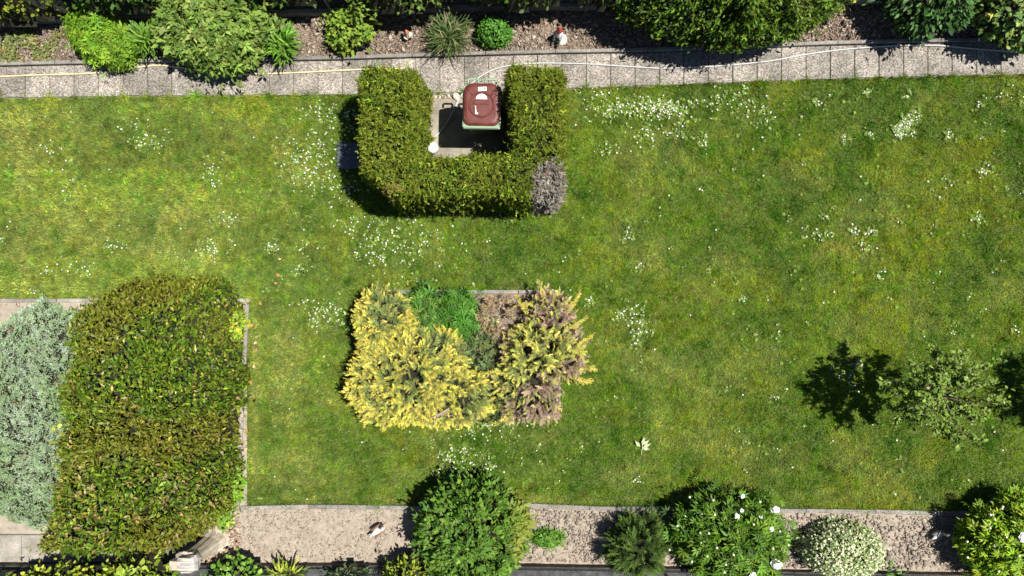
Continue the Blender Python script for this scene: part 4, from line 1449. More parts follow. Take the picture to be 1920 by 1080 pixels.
o['kind'] = 'stuff'
f, c = bbox_mound(862, 622, 925, 700, .28, seed=24, lobe=.3, rough=.3)
plant('green_juniper', 'small grey green juniper squeezed between the two large ones', 'shrub', f, c, 700, SPR, .075, [(.13, .19, .075), (.10, .155, .07), (.18, .21, .07)], m=NEEDLE, seed=104, depth=.05, out=.4, rise=.3, core=.6)
f, c = bbox_mound(905, 725, 955, 790, .32, seed=124, lobe=.3, rough=.3)
plant('green_juniper', 'low dull green juniper at the lower gap between the large ones', 'shrub', f, c, 500, SPR, .075, [(.12, .175, .06), (.09, .14, .055), (.2, .21, .06)], m=NEEDLE, seed=114, depth=.05, out=.4, rise=.3, core=.6)
f, c = bbox_mound(815, 545, 900, 640, .52, p=2.6, seed=25, lobe=.15, rough=.15)
plant('leafy_perennial', 'bright green leafy perennial beside the island edging stones', 'plant', f, c, 420, [t_palm(7, 150, .085, .18, i) for i in range(4)], .088, [(.075, .21, .02), (.10, .25, .026), (.055, .16, .018)], seed=105, depth=.05, tilt=.3, up=.7, out=.35, jit=.16, core=.7, big=80)
f, c = bbox_mound(745, 534, 845, 645, .46, p=2.8, seed=26, lobe=.2, rough=.2)
plant('leafy_perennial', 'darker green perennial tucked behind the golden juniper', 'plant', f, c, 560, [t_palm(5, 95, .12, .15, i) for i in range(4)], .075, [(.06, .165, .018), (.08, .20, .022), (.045, .12, .016), (.14, .23, .03)], seed=106, depth=.06, tilt=.4, up=.6, out=.35, jit=.18, core=.7, big=60)

# nearly bare dead shrub
x, y = G(937, 588)
dead = empty('dead_shrub', x, y, .02, 'nearly bare dead shrub with buff twigs in the island bed', 'shrub')
tm = MB()
rd = random.Random(9)
tips = []
for i in range(16):
    a = rd.uniform(0, 6.28); L = rd.uniform(.12, .28)
    p1 = Vector((math.cos(a) * L * .5, math.sin(a) * L * .5, .12 + rd.uniform(0, .08)))
    p2 = Vector((math.cos(a + .3) * L, math.sin(a + .3) * L, .2 + rd.uniform(-.06, .1)))
    tm.tube([(0, 0, 0), p1, p2], [.012, .008, .003], 5, (.36, .31, .27))
    for k_ in range(3):
        b = a + rd.uniform(-.9, .9)
        p3 = p1.lerp(p2, rd.uniform(.3, 1)); p4 = p3 + Vector((math.cos(b) * .09, math.sin(b) * .09, rd.uniform(-.01, .05)))
        tm.tube([p3, p4], [.005, .002], 4, (.36, .31, .27))
        tips += [p3, p4, p4]
tm.build('branches', CHIP, dead)
tips = np.array([tuple(p) for p in tips for _ in range(5)])
tips = tips + jr.normal(0, .025, tips.shape)
Rt = frames(jr.normal(0, 1, tips.shape) + np.array([0, 0, .4]), np.array([0, 0, 1.0]) + jr.normal(0, .4, tips.shape))
sel = jr.random(len(tips)) < .8
o = mobj('dry_sprays', leaves_mesh('dry_sprays', SPR, tips[sel], Rt[sel], jr.uniform(.04, .07, sel.sum()), palette([(.44, .36, .16), (.38, .30, .15), (.32, .25, .14), (.40, .27, .2)], sel.sum(), jr), NEEDLE, jr), dead)
o['kind'] = 'stuff'
# fallen branch at the foot of the golden juniper
bm_ = MB()
A = [(*G(842, 766, .70), .70), (*G(822, 777, .66), .66), (*G(798, 790, .50), .50)]
bm_.tube(catmull(A, 4), .012, 6, (.36, .28, .23))
for q in ((845, 766), (830, 790), (812, 800), (790, 792), (800, 775), (850, 780)):
    bm_.tube([A[1], (*G(q[0], q[1], .62), .62)], [.008, .003], 5, (.36, .28, .23))
o = bm_.build('dead_branch', CHIP)
tag(o, 'bare forked brown branch at the lower edge of the golden juniper', 'branch')
# blue glazed marker by the edging
bp = empty('glass_jar', *G(873, 553), .02, 'small blue glass grave light jar behind the bright perennial', 'jar')
bp['label'] = 'small blue jar between edging stones and bright green perennial'
BLUE = mat_noise('blue_glaze', (.03, .10, .14), (.06, .16, .21), 9, rough=.2, spec=.6, bump=0)
MB().lathe([(.03, 0), (.038, .03), (.038, .12), (.03, .14)], n=16).build('jar_body', BLUE, bp, True)
MB().lathe([(.036, .14), (.036, .155), (.02, .165), (.002, .166)], n=16).build('jar_lid', BLUE, bp, True)

# ================================================================== corner bed
BJ = [(.38, .47, .34), (.44, .52, .42), (.30, .43, .22), (.50, .57, .48), (.35, .48, .23), (.26, .36, .20)]


def bj_col(P, d, col, r):
    e = np.clip((fbm(P[:, 0], P[:, 1], 3.0, 3, 401) - .5) / .15, 0, 1)[:, None]
    col = col * (1 - .45 * e) + np.array([.19, .30, .09]) * .45 * e
    br = (fbm(P[:, 0], P[:, 1], 5.0, 2, 411) > .74)
    col[br] = np.array([.25, .17, .11]) * r.uniform(.7, 1.2, (br.sum(), 1))
    return col


a0 = G(-110, 992, .2); b0 = G(215, 572, .2)
f = mound((a0[0] + b0[0]) / 2, (a0[1] + b0[1]) / 2, (b0[0] - a0[0]) / 2, (b0[1] - a0[1]) / 2, .36, p=4.0, lobe=.12, rough=.34, seed=31, q=.5, freq=8, sq=3.0, jag=.10)
c = ((a0[0] + b0[0]) / 2, (a0[1] + b0[1]) / 2)

PXf = f.X * S + 960; PYf = 540 - f.Y * S
f = Field(f.X, f.Y, f.Z * np.clip((PXf - 42 + (PYf - 588) * 1.05 + 26 * (fbm(f.X, f.Y, 4.0, 3, 77) - .5)) / 10, 0, 1))


def blue_flow(P):
    a_ = 6.3 * fbm(P[:, 0], P[:, 1], .9, 2, 405)
    return np.stack([np.cos(a_), np.sin(a_)], 1) * 1.0


def blue_fronds(P, d, cb, ct_, r):
    e = np.clip((fbm(P[:, 0], P[:, 1], 2.6, 3, 401) - .5) / .12, 0, 1)[:, None] * .7
    ct_ = ct_ * (1 - e) + np.array([.27, .43, .15]) * e
    br = fbm(P[:, 0], P[:, 1], 5.0, 2, 411) > .76
    ct_[br] = np.array([.28, .19, .12]) * r.uniform(.7, 1.2, (br.sum(), 1))
    return cb, ct_


frond_plant('blue_juniper', 'low silvery blue green creeping juniper beside the laurel block', 'shrub', f, c, 6800, 5, .085, [t_spray(4, .095, 40 + i) for i in range(4)], [(.29, .38, .23), (.23, .32, .17)], BJ, seed=111, depth=.02, out=.2, rise=.20, rnd=.55, size=.037, core=.76, frondcol=blue_fronds, flow=blue_flow)

LX0, LY0 = G(190, 1000); LX1, LY1 = G(457, 522)
xs = np.arange(LX0 - .5, LX1 + .2, .016); ys = np.arange(LY0 - .25, LY1 + .2, .016)
X, Y = np.meshgrid(xs, ys, indexing='ij')
sd = box_sd(X + .62 * np.clip((LY1 - Y) / (LY1 - LY0) - .50, -.5, .5) * np.clip((LX1 - X) / (LX1 - LX0), 0, 1.2), Y, LX0, LY0, LX1, LY1, .32)
sd = sd + np.clip((Y - LY1 + .5), 0, 1) * .10 * np.clip((LX0 + .8 - X), 0, 1) + (fbm(X, Y, 1.6, 3, 41) - .5) * .26 + (fbm(X, Y, 7.0, 2, 45) - .5) * .12
sd = np.maximum(sd, ((X - (LX1 - .42)) - (Y - (LY0 + .30))) / 1.414 - .12)
sd = np.maximum(sd, (-(X - (LX0 + .40)) + (Y - (LY1 - .32))) / 1.414 - .10)
t = np.clip(-sd / .42, 0, 1)
Z = 1.28 * (1 - (1 - t) ** 2.4) * (t > 0) * (1 + (fbm(X, Y, 3.6, 3, 43) - .5) * .42)
f = Field(X, Y, Z)
c = ((LX0 + LX1) / 2, (LY0 + LY1) / 2)


def block_col(P, d, col, r):
    n1 = fbm(P[:, 0], P[:, 1], 1.6, 3, 421); n2 = fbm(P[:, 0], P[:, 1], 5.0, 2, 431)
    t_ = np.clip((n1 - .40) / .2, 0, 1)[:, None] * .55
    col = col * (1 - t_) + np.array([.17, .150, .018]) * np.exp(r.normal(0, .3, (len(P), 1))) * t_
    south = np.clip((c[1] - .1 - P[:, 1]) / .8, 0, 1)
    red = r.random(len(P)) < (.04 + .16 * (n2 > .50) * south)
    col[red] = palette([(.28, .17, .06), (.34, .22, .07), (.32, .29, .05), (.36, .26, .13)], red.sum(), r, .2)
    pale_leaf = r.random(len(P)) < .015  # a few random leaves take a paler, yellower colour
    col[pale_leaf] = palette([(.42, .36, .06), (.46, .42, .2), (.22, .32, .05)], pale_leaf.sum(), r, .15)
    return col


plant('laurel_block', 'large square block of clipped laurel with bronze tinted leaves', 'shrub', f, c, 44000, [t_lance(.19, .05, .08), t_lance(.23, .06, .1), t_lance(.2, .04, .05)], .054, [(.075, .140, .009), (.105, .170, .011), (.050, .105, .008), (.15, .20, .015)], m=GLOSS, seed=112, depth=.045,
      tilt=.62, up=.2, out=.25, rise=.4, jit=.34, core=.79, colfn=block_col, big=200, szj=.3)
f, c = bbox_mound(422, 576, 466, 636, .34, seed=33, lobe=.12)
plant('yellow_euonymus', 'small yellow green euonymus at the upper corner of the pale edging', 'shrub', f, c, 420, [t_oval(.34)], .045, [(.22, .33, .02), (.15, .27, .02), (.42, .44, .03)], m=GLOSS, seed=113, depth=.03, up=.5, core=.75)
f, c = bbox_mound(428, 868, 458, 945, .22, seed=34, lobe=.12)
plant('ivy', 'bright green ivy creeping over the pale edging stones', 'ivy', f, c, 330, [t_oval(.38), t_lobed()], .05, [(.16, .30, .025), (.12, .25, .02), (.22, .35, .035)], m=GLOSS, seed=115, depth=.03, up=.6, core=.7)
f, c = bbox_mound(392, 925, 440, 992, .16, seed=35, lobe=.2)
plant('ivy', 'bright green ivy trailing from the laurel block towards the stump', 'ivy', f, c, 260, [t_oval(.38), t_lobed()], .052, [(.18, .32, .03), (.13, .26, .02), (.30, .38, .05)], m=GLOSS, seed=116, depth=.03, up=.6, core=.6)
f, c = bbox_mound(104, 784, 136, 810, .42, seed=36, lobe=.1)
plant('yellow_sprig', 'bright yellow sprig between blue juniper and laurel block', 'shrub', f, c, 110, [t_oval(.34)], .042, [(.52, .50, .03), (.44, .46, .03)], m=GLOSS, seed=117, depth=.03, up=.6, core=.5)

# ================================================================== weathered stump
WOODG = mat_noise('weathered_wood', (.30, .24, .17), (.56, .50, .42), 14, bump=.9, bscale=30, bdist=.02, detail=9)
WOODW = mat_noise('bleached_wood', (.22, .20, .17), (.55, .52, .48), 18, bump=.7, bscale=40, bdist=.01, detail=8)
for wm in (WOODG, WOODW):
    nt = wm.node_tree
    mp = nt.nodes.new('ShaderNodeMapping')
    mp.inputs['Scale'].default_value = (1.6, 1.6, .16) if wm is WOODG else (.25, 2.2, 1)
    tcn = [n_ for n_ in nt.nodes if n_.type == 'TEX_COORD'][0]
    nt.links.new(tcn.outputs['Object'], mp.inputs[0])
    for n_ in nt.nodes:
        if n_.type == 'TEX_NOISE':
            nt.links.new(mp.outputs[0], n_.inputs['Vector'])
x, y = G(404, 1012)
sroot = empty('tree_stump', x, y, .0, 'weathered tree stump with bleached sawn top and spreading roots', 'stump')
rs = random.Random(21)


def rag(rad, z, dx_=0, dy_=0, seed=0, n=18, ell=1.0):
    r = random.Random(seed)
    out = []
    for i in range(n):
        a = 2 * math.pi * i / n
        q = rad * (1 + .16 * math.sin(3 * a + 1) + .10 * math.sin(5 * a + 2) + r.uniform(-.07, .07))
        out.append((dx_ + q * math.cos(a) * ell, dy_ + q * math.sin(a), z))
    return out


MB().loft([rag(.20, 0, seed=1), rag(.155, .06, seed=1), rag(.115, .18, seed=1), rag(.10, .40, -.01, 0, 1), rag(.10, .62, -.02, 0, 1), rag(.115, .72, -.02, 0, 1)]).build('trunk', WOODG, sroot)
for i in range(9):
    a = rs.uniform(-1.0, 2.6) if i < 7 else rs.uniform(0, 6.28); L = rs.uniform(.16, .30)
    p = [(math.cos(a) * .08, math.sin(a) * .08, .09), (math.cos(a) * L * .6, math.sin(a) * L * .6, .05), (math.cos(a + .25) * L, math.sin(a + .25) * L, .015)]
    MB().tube(catmull(p, 4), [.035 - .003 * q for q in range(9)], 7).build('root', WOODG, sroot)
m = MB()
m.loft([[(-.11, -.10, .68), (.02, -.12, .66), (.10, -.09, .69), (.11, .02, .68), (.07, .09, .69), (-.05, .08, .67), (-.12, .05, .69)], [(-.16, -.09, .78), (.01, -.135, .77), (.12, -.10, .79), (.11, .03, .78), (.09, .10, .79), (-.06, .075, .77), (-.145, .07, .78)], [(-.14, -.085, .825), (.02, -.12, .85), (.10, -.085, .84), (.10, .02, .86), (.08, .085, .835), (-.05, .065, .85), (-.13, .05, .83)]])
m.build('sawn_top', WOODW, sroot)
m = MB().box(-.27, -.12, .66, -.165, .0, .76, ch=.01)
m.build('side_block', WOODG, sroot)
for i in range(5):
    y_ = -.11 + .045 * i
    MB().box(-.12 + rs.uniform(0, .05), y_, .83, .06 + rs.uniform(-.03, .02), y_ + .010 + rs.uniform(0, .012), .860 + rs.uniform(0, .010), ch=.003).build('splinter', WOODW, sroot)

# ================================================================== planting beyond the lower fence
YG = [(.30, .36, .03), (.22, .31, .025), (.40, .42, .05), (.15, .24, .02)]
LOW = [
    (40, 1058, 210, 1130, .55, 'yellow green shrub beyond the lower fence under the pale slabs', YG, t_oval(.3), .06, 900),
    (190, 1052, 330, 1130, .60, 'yellow green shrub beyond the lower fence beside the stump', YG, t_oval(.3), .062, 900),
    (252, 1030, 304, 1062, .75, 'upright sprig with large yellow green leaves in front of the slabs', [(.32, .42, .05), (.26, .38, .05)], t_oval(.3), .075, 70),
    (392, 1044, 500, 1125, .40, 'light green round leaved clump beyond the fence right of the stump', [(.15, .30, .04), (.11, .23, .03), (.2, .34, .06)], t_oval(.42), .055, 520),
    (612, 1062, 700, 1120, .30, 'dull green low plant beyond the lower fence', [(.06, .11, .04), (.09, .14, .05)], t_lance(.2), .06, 300),
    (722, 1040, 812, 1120, .55, 'yellow green shrub beyond the fence below the large lobed bush', [(.20, .28, .02), (.14, .22, .02), (.28, .33, .03)], t_lance(.24), .055, 700),
    (-160, 1065, 50, 1140, .4, 'blue green shaded shrub in the lower corner beyond the fence', [(.05, .09, .06), (.07, .11, .07)], t_lance(.2), .06, 500),
]
for i, (a, b, c2, d, h, lab, cols, tp, sz, nn) in enumerate(LOW):
    lf_ = .5 if i < 3 else .25
    f, c = bbox_mound(a, b, c2, d, h + lf_ * .8, lobe=.2, rough=.35, seed=160 + i, q=.55, lift=lf_, jag=.15)
    plant('border_shrub', lab, 'shrub', f, c, nn, [tp], sz, cols, m=GLOSS if i < 3 else LEAF, seed=180 + i, depth=.06, tilt=.45, up=.5, out=.35, jit=.2, core=.7)
strap_plant('daylily', 'yellow green daylily clump beyond the lower fence', 548, 1072, .28, .34, 150, [(.24, .30, .03), (.18, .26, .03), (.32, .36, .05)], 190, .024)

# ================================================================== lower bed planting
f, c = bbox_mound(783, 893, 988, 1095, 1.0, lift=0.3, p=2.8, lobe=.14, rough=.34, seed=51, q=.5, jag=.08)


def right_yellow(P, d, col, r):
    k_ = np.clip((P[:, 0] - G(945, 0, .6)[0]) / .15, 0, 1)[:, None] * np.clip(fbm(P[:, 0], P[:, 1], 5, 2, 9)[:, None] * 1.8 - .3, 0, 1)
    return col * (1 - k_) + np.array([.26, .29, .045]) * k_


plant('lobed_bush', 'tall round dark green bush with lobed leaves at the lawn edge', 'bush', f, c, 5000, [t_lobed(), t_lance(.24), t_palm(3, 45, .17, .15, 2)], .068, MIDG, seed=121, depth=.06, tilt=.5, up=.4, out=.5, rise=.15, jit=.22, core=.84, big=150, colfn=right_yellow)
f, c = bbox_mound(993, 990, 1060, 1028, .22, seed=52, lobe=.2, p=2.2)
plant('seedling_clump', 'small low bright green plant in bare soil beside the lobed bush', 'plant', f, c, 330, [t_rosette(6, .16, i) for i in range(3)], .042, [(.10, .23, .025), (.075, .18, .022), (.14, .27, .03)], seed=122, depth=.03, tilt=.35, up=.6, out=.2, core=.7)
f, c = bbox_mound(1140, 962, 1246, 1068, .60, lift=0.12, seed=53, lobe=.2, p=2.6, rough=.75, freq=7, jag=.25)
frond_plant('feathery_shrub', 'dark feathery broom like shrub between bare soil and white peony', 'shrub', f, c, 470, 10, .145, [t_spray(5, .075, 60 + i) for i in range(4)], [(.035, .06, .014), (.05, .085, .018)], [(.085, .15, .028), (.115, .19, .035), (.065, .115, .022)], seed=123, depth=.07, out=.8, rise=.4, rnd=.35, size=.05, core=.55, fork=35)
f, c = bbox_mound(1264, 920, 1476, 1092, .85, lift=0.25, p=2.8, lobe=.16, rough=.36, seed=54, q=.5, jag=.12)
wp, smp = plant('white_peony', 'dark green peony bush with white blooms and pale buds', 'bush', f, c, 2000, [t_palm(5, 80, .105, .15, i) for i in range(4)] + [t_palm(3, 50, .12, .12, 7)], .098, [(.065, .145, .012), (.09, .185, .015), (.045, .105, .010), (.13, .225, .02)], m=GLOSS, seed=125, depth=.06, tilt=.42, up=.5, out=.5, jit=.22, core=.8, big=150)
WHITE = mat_noise('petal_white', (.80, .79, .77), (.86, .85, .84), 30, rough=.7, bump=.3, bscale=60)
BUD = mat_noise('bud', (.62, .60, .40), (.72, .68, .52), 30, rough=.6, bump=0)


def bloom(rad, seed):
    """full double bloom: ruffled dome over a ring of loose guard petals"""
    r = random.Random(seed)
    m = MB()
    for i in range(9):
        a = 2 * math.pi * i / 9 + r.uniform(-.2, .2)
        L = rad * r.uniform(.85, 1.12); w_ = L * .42; up_ = r.uniform(0, .25) * L
        pts_ = [(0, 0, 0), (-w_, .55 * L, .02 * L), (-w_ * .7, .93 * L, up_), (0, 1.0 * L, up_ * .6), (w_ * .7, .93 * L, up_), (w_, .55 * L, .02 * L), (0, .55 * L, .03 * L)]
        m.add([(x * math.cos(a) + y * math.sin(a), -x * math.sin(a) + y * math.cos(a), z) for x, y, z in pts_], [(0, 6, 1), (1, 6, 2), (2, 6, 3), (3, 6, 4), (4, 6, 5), (5, 6, 0)])
    N_, M_ = 16, 6
    rings = []
    for k_ in range(M_ + 1):
        ph = math.pi / 2 * k_ / M_
        rings.append([((rad * .74 * math.cos(ph) + .002) * math.cos(2 * math.pi * i / N_) * (f_ := r.uniform(.86, 1.14)), (rad * .74 * math.cos(ph) + .002) * math.sin(2 * math.pi * i / N_) * f_, rad * .5 * math.sin(ph) * r.uniform(.8, 1.15) + .01) for i in range(N_)])
    m.loft(rings)
    return m


def top_z(P, x, y, dflt):
    d = np.hypot(P[:, 0] - x, P[:, 1] - y)
    q = np.argsort(d)[:12]
    return float(P[q, 2].max()) if d[q[0]] < .12 else dflt


def put_blooms(root, P, c, blooms, buds, hz, seed):
    """real blooms sit on the crown where the photograph shows them"""
    for i, (px, py, rad) in enumerate(blooms):
        z = hz
        for _ in range(4):
            x, y = G(px, py, z)
            z = top_z(P, x, y, hz * .5) + .03
        o = bloom(rad, seed + i).build('flower', WHITE, root, False, (x - c[0], y - c[1], z))
        o.rotation_euler = (random.uniform(-.4, .4), random.uniform(-.4, .4), 0)
    bme = MB().sphere((0, 0, 0), .017, n=8, m=6).mesh('bud', BUD, True)
    for (px, py) in buds:
        z = hz
        for _ in range(4):
            x, y = G(px, py, z)
            z = top_z(P, x, y, hz * .5) + .03
        mobj('bud', bme, root, (x - c[0], y - c[1], z))


rb = random.Random(3)
put_blooms(wp, smp[0], c, [(1454, 955, .055), (1456, 1058, .07), (1411, 1080, .055), (1382, 968, .035), (1427, 971, .034), (1446, 992, .036), (1392, 930, .032), (1375, 942, .026)],
           [(1293, 932), (1337, 938), (1287, 972), (1270, 986), (1313, 999), (1329, 1000), (1317, 1022), (1344, 1027), (1326, 1043), (1376, 1041), (1257, 1034), (1340, 965), (1434, 960), (1413, 983), (1462, 996), (1466, 1060), (1297, 1053),
            (1330, 1065), (1358, 1073), (1363, 1061), (1450, 1029), (1316, 965), (1478, 1022), (1418, 935)], .8, 5)

f, c = bbox_mound(1494, 972, 1664, 1088, .60, p=3.2, lobe=.06, rough=.08, seed=55, q=.5)
plant('variegated_shrub', 'round cream and green variegated shrub in the lower bed', 'shrub', f, c, 7500, [t_oval(.34), t_oval(.40, .08)], .031, [(.48, .53, .28), (.34, .42, .17), (.60, .63, .40), (.17, .27, .07), (.68, .69, .50)], seed=126, depth=.03, tilt=.6, up=.3, out=.2, jit=.16, core=.88)
f, c = bbox_mound(1806, 932, 2010, 1095, .85, lift=0.25, p=2.8, lobe=.14, rough=.34, seed=56, q=.5, jag=.1)
yp, smp = plant('yellow_peony_bush', 'yellow green peony bush with pale buds at the lower bed end', 'bush', f, c, 2300, [t_palm(5, 80, .12, .15, i) for i in range(4)] + [t_lance(.2)], .085, [(.17, .30, .012), (.23, .35, .016), (.11, .22, .012), (.29, .38, .025)], m=GLOSS, seed=127, depth=.06, tilt=.42, up=.5, out=.5, jit=.22, core=.8, big=90)
put_blooms(yp, smp[0], c, [(1918, 1008, .06), (1915, 935, .03)], [(1853, 942), (1880, 950), (1857, 965), (1883, 975), (1856, 990), (1814, 1045), (1882, 1033), (1893, 1010), (1830, 957), (1911, 1042), (1853, 1060), (1800, 1008)], .8, 55)
f, c = bbox_mound(1655, 1058, 1690, 1085, .3, seed=57, lobe=.3)
plant('seedling_clump', 'few bright green leaves beside the variegated shrub at the fence', 'plant', f, c, 40, [t_lance(.16)], .10, [(.10, .24, .04), (.13, .28, .05)], seed=128, out=.7, rise=.3, core=0)

# ================================================================== bird figures in the lower bed


def bird(px, py, rotz, label, white, wing, dark, s_=1.0):
    x, y = G(px, py)
    r = empty('bird_figure', x, y, .02, label, 'figurine')
    r.rotation_euler = (0, 0, rotz)
    m = MB()
    # breast, body and tail in one loft along y
    st_ = [(-.11, .010, .13), (-.08, .035, .12), (-.03, .058, .10), (.03, .062, .10), (.08, .045, .12), (.14, .022, .145), (.19, .012, .155)]
    rings = [[(q * 1.0 * math.cos(2 * math.pi * i / 14) * s_, yy * s_, (z + q * 1.05 * math.sin(2 * math.pi * i / 14)) * s_) for i in range(14)] for yy, q, z in st_]
    m.loft(rings, white)
    nk = [(0, -.07, .14), (0, -.085, .20), (0, -.09, .25)]
    m.tube([tuple(a * s_ for a in p) for p in nk], [.034 * s_, .024 * s_, .026 * s_], 10, white)
    m.sphere((0, -.10 * s_, .265 * s_), .034 * s_, dark, 10, 8, (1, 1.25, 1))
    m.build('body', PAINT, r, True)
    bk = MB().loft([[(.012 * math.cos(2 * math.pi * i / 6) * s_, -.135 * s_, (.26 + .010 * math.sin(2 * math.pi * i / 6)) * s_) for i in range(6)], [(.002 * math.cos(2 * math.pi * i / 6) * s_, -.175 * s_, (.255 + .002 * math.sin(2 * math.pi * i / 6)) * s_) for i in range(6)]], (.5, .3, .08))
    bk.build('beak', PAINT, r)
    for sx in (-1, 1):
        w_ = MB()
        w_.sphere((sx * .062 * s_, .03 * s_, .115 * s_), .1 * s_, wing, 10, 8, (.22, 1.05, .5))
        w_.build('wing', PAINT, r, True)
        MB().tube([(sx * .02 * s_, 0, 0), (sx * .02 * s_, 0, .06 * s_)], .006 * s_, 6, (.45, .28, .08)).build('leg', PAINT, r)
    return r


bird(714, 987, 2.2, 'white and brown bird figurine standing on bare soil', (.56, .53, .48), (.24, .12, .08), (.52, .50, .46), .85)
bird(1752, 998, 2.0, 'grey bird figurine half in the shade of the yellow green peony', (.42, .40, .37), (.22, .19, .17), (.40, .38, .36), .7)
x, y = G(1786, 1013)
o = empty('clay_pot', x, y, .02, 'small terracotta pot in the shade of the yellow green peony', 'pot')
TERRA = mat_noise('terracotta', (.40, .17, .09), (.50, .23, .13), 20, bump=.3)
MB().loft([[(r_ * math.cos(2 * math.pi * i / 18), r_ * math.sin(2 * math.pi * i / 18), z) for i in range(18)] for r_, z in ((.035, 0), (.05, .085), (.042, .085), (.03, .014))]).build('pot_wall', TERRA, o, True)
MB().loft([[(r_ * math.cos(2 * math.pi * i / 18), r_ * math.sin(2 * math.pi * i / 18), z) for i in range(18)] for r_, z in ((.0515, .07), (.058, .075), (.058, .095), (.047, .095), (.045, .072))], cap=False).build('pot_rim', TERRA, o, True)

# ================================================================== young trees on the lawn


def young_tree(px, py, label, seed, hgt=1.85):
    r = random.Random(seed)
    jr_ = np.random.default_rng(seed)
    x, y = G(px, py)
    root = empty('young_tree', x, y, 0, label, 'tree', 'young trees on the lawn')
    MB().tube(catmull([(0, 0, -.02), (.01, 0, .4), (-.005, .01, .8), (.01, .0, 1.15), (0, .02, hgt * .82)], 3), [.032 - .002 * i for i in range(13)], 8, (.3, .26, .22)).build('trunk', BARK, root, True)
    bm2 = MB()
    P, A = [], []
    for i in range(26):
        a = 2.4 * i + r.uniform(-.4, .4); z0 = .62 + .72 * i / 26
        L = (.60 if i < 14 else .46) * r.uniform(.65, 1.1)
        p0 = Vector((0, 0, z0)); p1 = Vector((math.cos(a) * L * .5, math.sin(a) * L * .5, z0 + .18)); p2 = Vector((math.cos(a + .2) * L, math.sin(a + .2) * L, z0 + .25 + r.uniform(0, .2)))
        cur = [Vector(q) for q in catmull([p0, p1, p2], 6)]
        bm2.tube(cur, [.012 - .0008 * q for q in range(len(cur))], 5, (.3, .26, .22))
        for k_ in range(5):
            s0 = cur[r.randint(3, len(cur) - 2)]
            b = a + r.uniform(-1.3, 1.3); l2 = r.uniform(.10, .22)
            e = s0 + Vector((math.cos(b) * l2, math.sin(b) * l2, r.uniform(0, .12)))
            bm2.tube([s0, e], [.004, .0015], 4, (.3, .26, .22))
            for q in range(32):
                P.append(s0.lerp(e, r.uniform(.15, 1.1))); A.append((math.cos(b + r.uniform(-1.4, 1.4)), math.sin(b + r.uniform(-1.4, 1.4)), r.uniform(-.5, .5)))
        for q in range(26):
            P.append(cur[r.randint(2, len(cur) - 1)]); A.append((r.uniform(-1, 1), r.uniform(-1, 1), r.uniform(-.4, .6)))
    bm2.build('branches', BARK, root, True)
    P = np.array([tuple(p) for p in P]) + jr_.normal(0, .018, (len(P), 3)); A = np.array(A)
    nn = len(P)
    R = frames(A, np.array([0, 0, 1.0]) + jr_.normal(0, .75, (nn, 3)))
    o = mobj('crown', leaves_mesh('crown', [t_oval(.27, .07, .12), t_oval(.32, .05, .1)], P, R, jr_.uniform(.034, .062, nn), palette([(.145, .23, .03), (.11, .18, .025), (.19, .275, .04), (.30, .36, .15)], nn, jr_, .22, [.4, .3, .25, .05]), LEAF, jr_), root)
    o['kind'] = 'stuff'
    return root


t1 = young_tree(1662, 716, 'young fruit tree with a loose crown standing on the lawn', 77)
t2 = t1.copy()
COL.objects.link(t2)
t2.location = (*G(2008, 722), 0)
t2.rotation_euler = (0, 0, 2.1)
t2['label'] = 'second young tree at the lawn edge of which only the shadow shows'
for ch_ in list(t1.children):
    c2_ = ch_.copy()
    COL.objects.link(c2_)
    c2_.parent = t2

# ================================================================== small things on the lawn
x, y = G(1203, 834)
o = empty('fallen_sprig', x, y, .03, 'pale green fallen leaf sprig lying on the lawn', 'leaf')
SPM = [(.46, .55, .30), (.52, .60, .36)]
tv, tf = t_lance(.16, .06, .1)
for (dx_, dy_, a, L) in ((0, .0, -12, .13), (.01, .01, -50, .11), (.0, -.03, -62, .13), (0, -.04, -95, .10), (-.03, -.02, 38, .12)):
    me = mesh_np('leaflet', tv * L * np.array([1.3, 1, 1]), tf, None, np.tile(SPM[len(o.children) % 2], (len(tv), 1)), [LEAF])
    q = mobj('leaflet', me, o, (dx_, dy_, .02))
    q.rotation_euler = (math.radians(12), 0, math.radians(a))
MB().tube([(-.01, -.13, .0), (0, -.04, .02), (0, .02, .025)], .004, 5, (.5, .5, .32)).build('stalk', CHIP, o)

lf = mesh_np('dry_leaf', t_oval(.3)[0], t_oval(.3)[1], None, np.tile((.42, .22, .10), (8, 1)), [PLASTIC_DEAD])
lf2 = mesh_np('dry_leaf', t_oval(.3)[0], t_oval(.3)[1], None, np.tile((.50, .38, .20), (8, 1)), [PLASTIC_DEAD])
for i, (px, py) in enumerate(((478, 690), (481, 660), (477, 607), (484, 640), (480, 745), (462, 828), (466, 838), (487, 565), (519, 515), (523, 486), (462, 812), (522, 530))):
    o = mobj('dry_leaf', lf if i % 3 else lf2, None, (*G(px, py), .045))
    o.scale = (random.uniform(.05, .075),) * 3
    o.rotation_euler = (random.uniform(-.3, .3), random.uniform(-.3, .3), random.uniform(0, 6.28))
    tag(o, 'small dry brown leaf on the grass near the laurel block', 'leaf', 'dry leaves on the grass beside the laurel block')

# ------------------------------------------------------------------ daisies
DW = mat_noise('daisy_petal', (.48, .49, .52), (.80, .80, .80), 4, rough=.7, bump=0)
DY = mat_noise('daisy_eye', (.62, .42, .03), (.70, .5, .05), 40, rough=.7, bump=0)


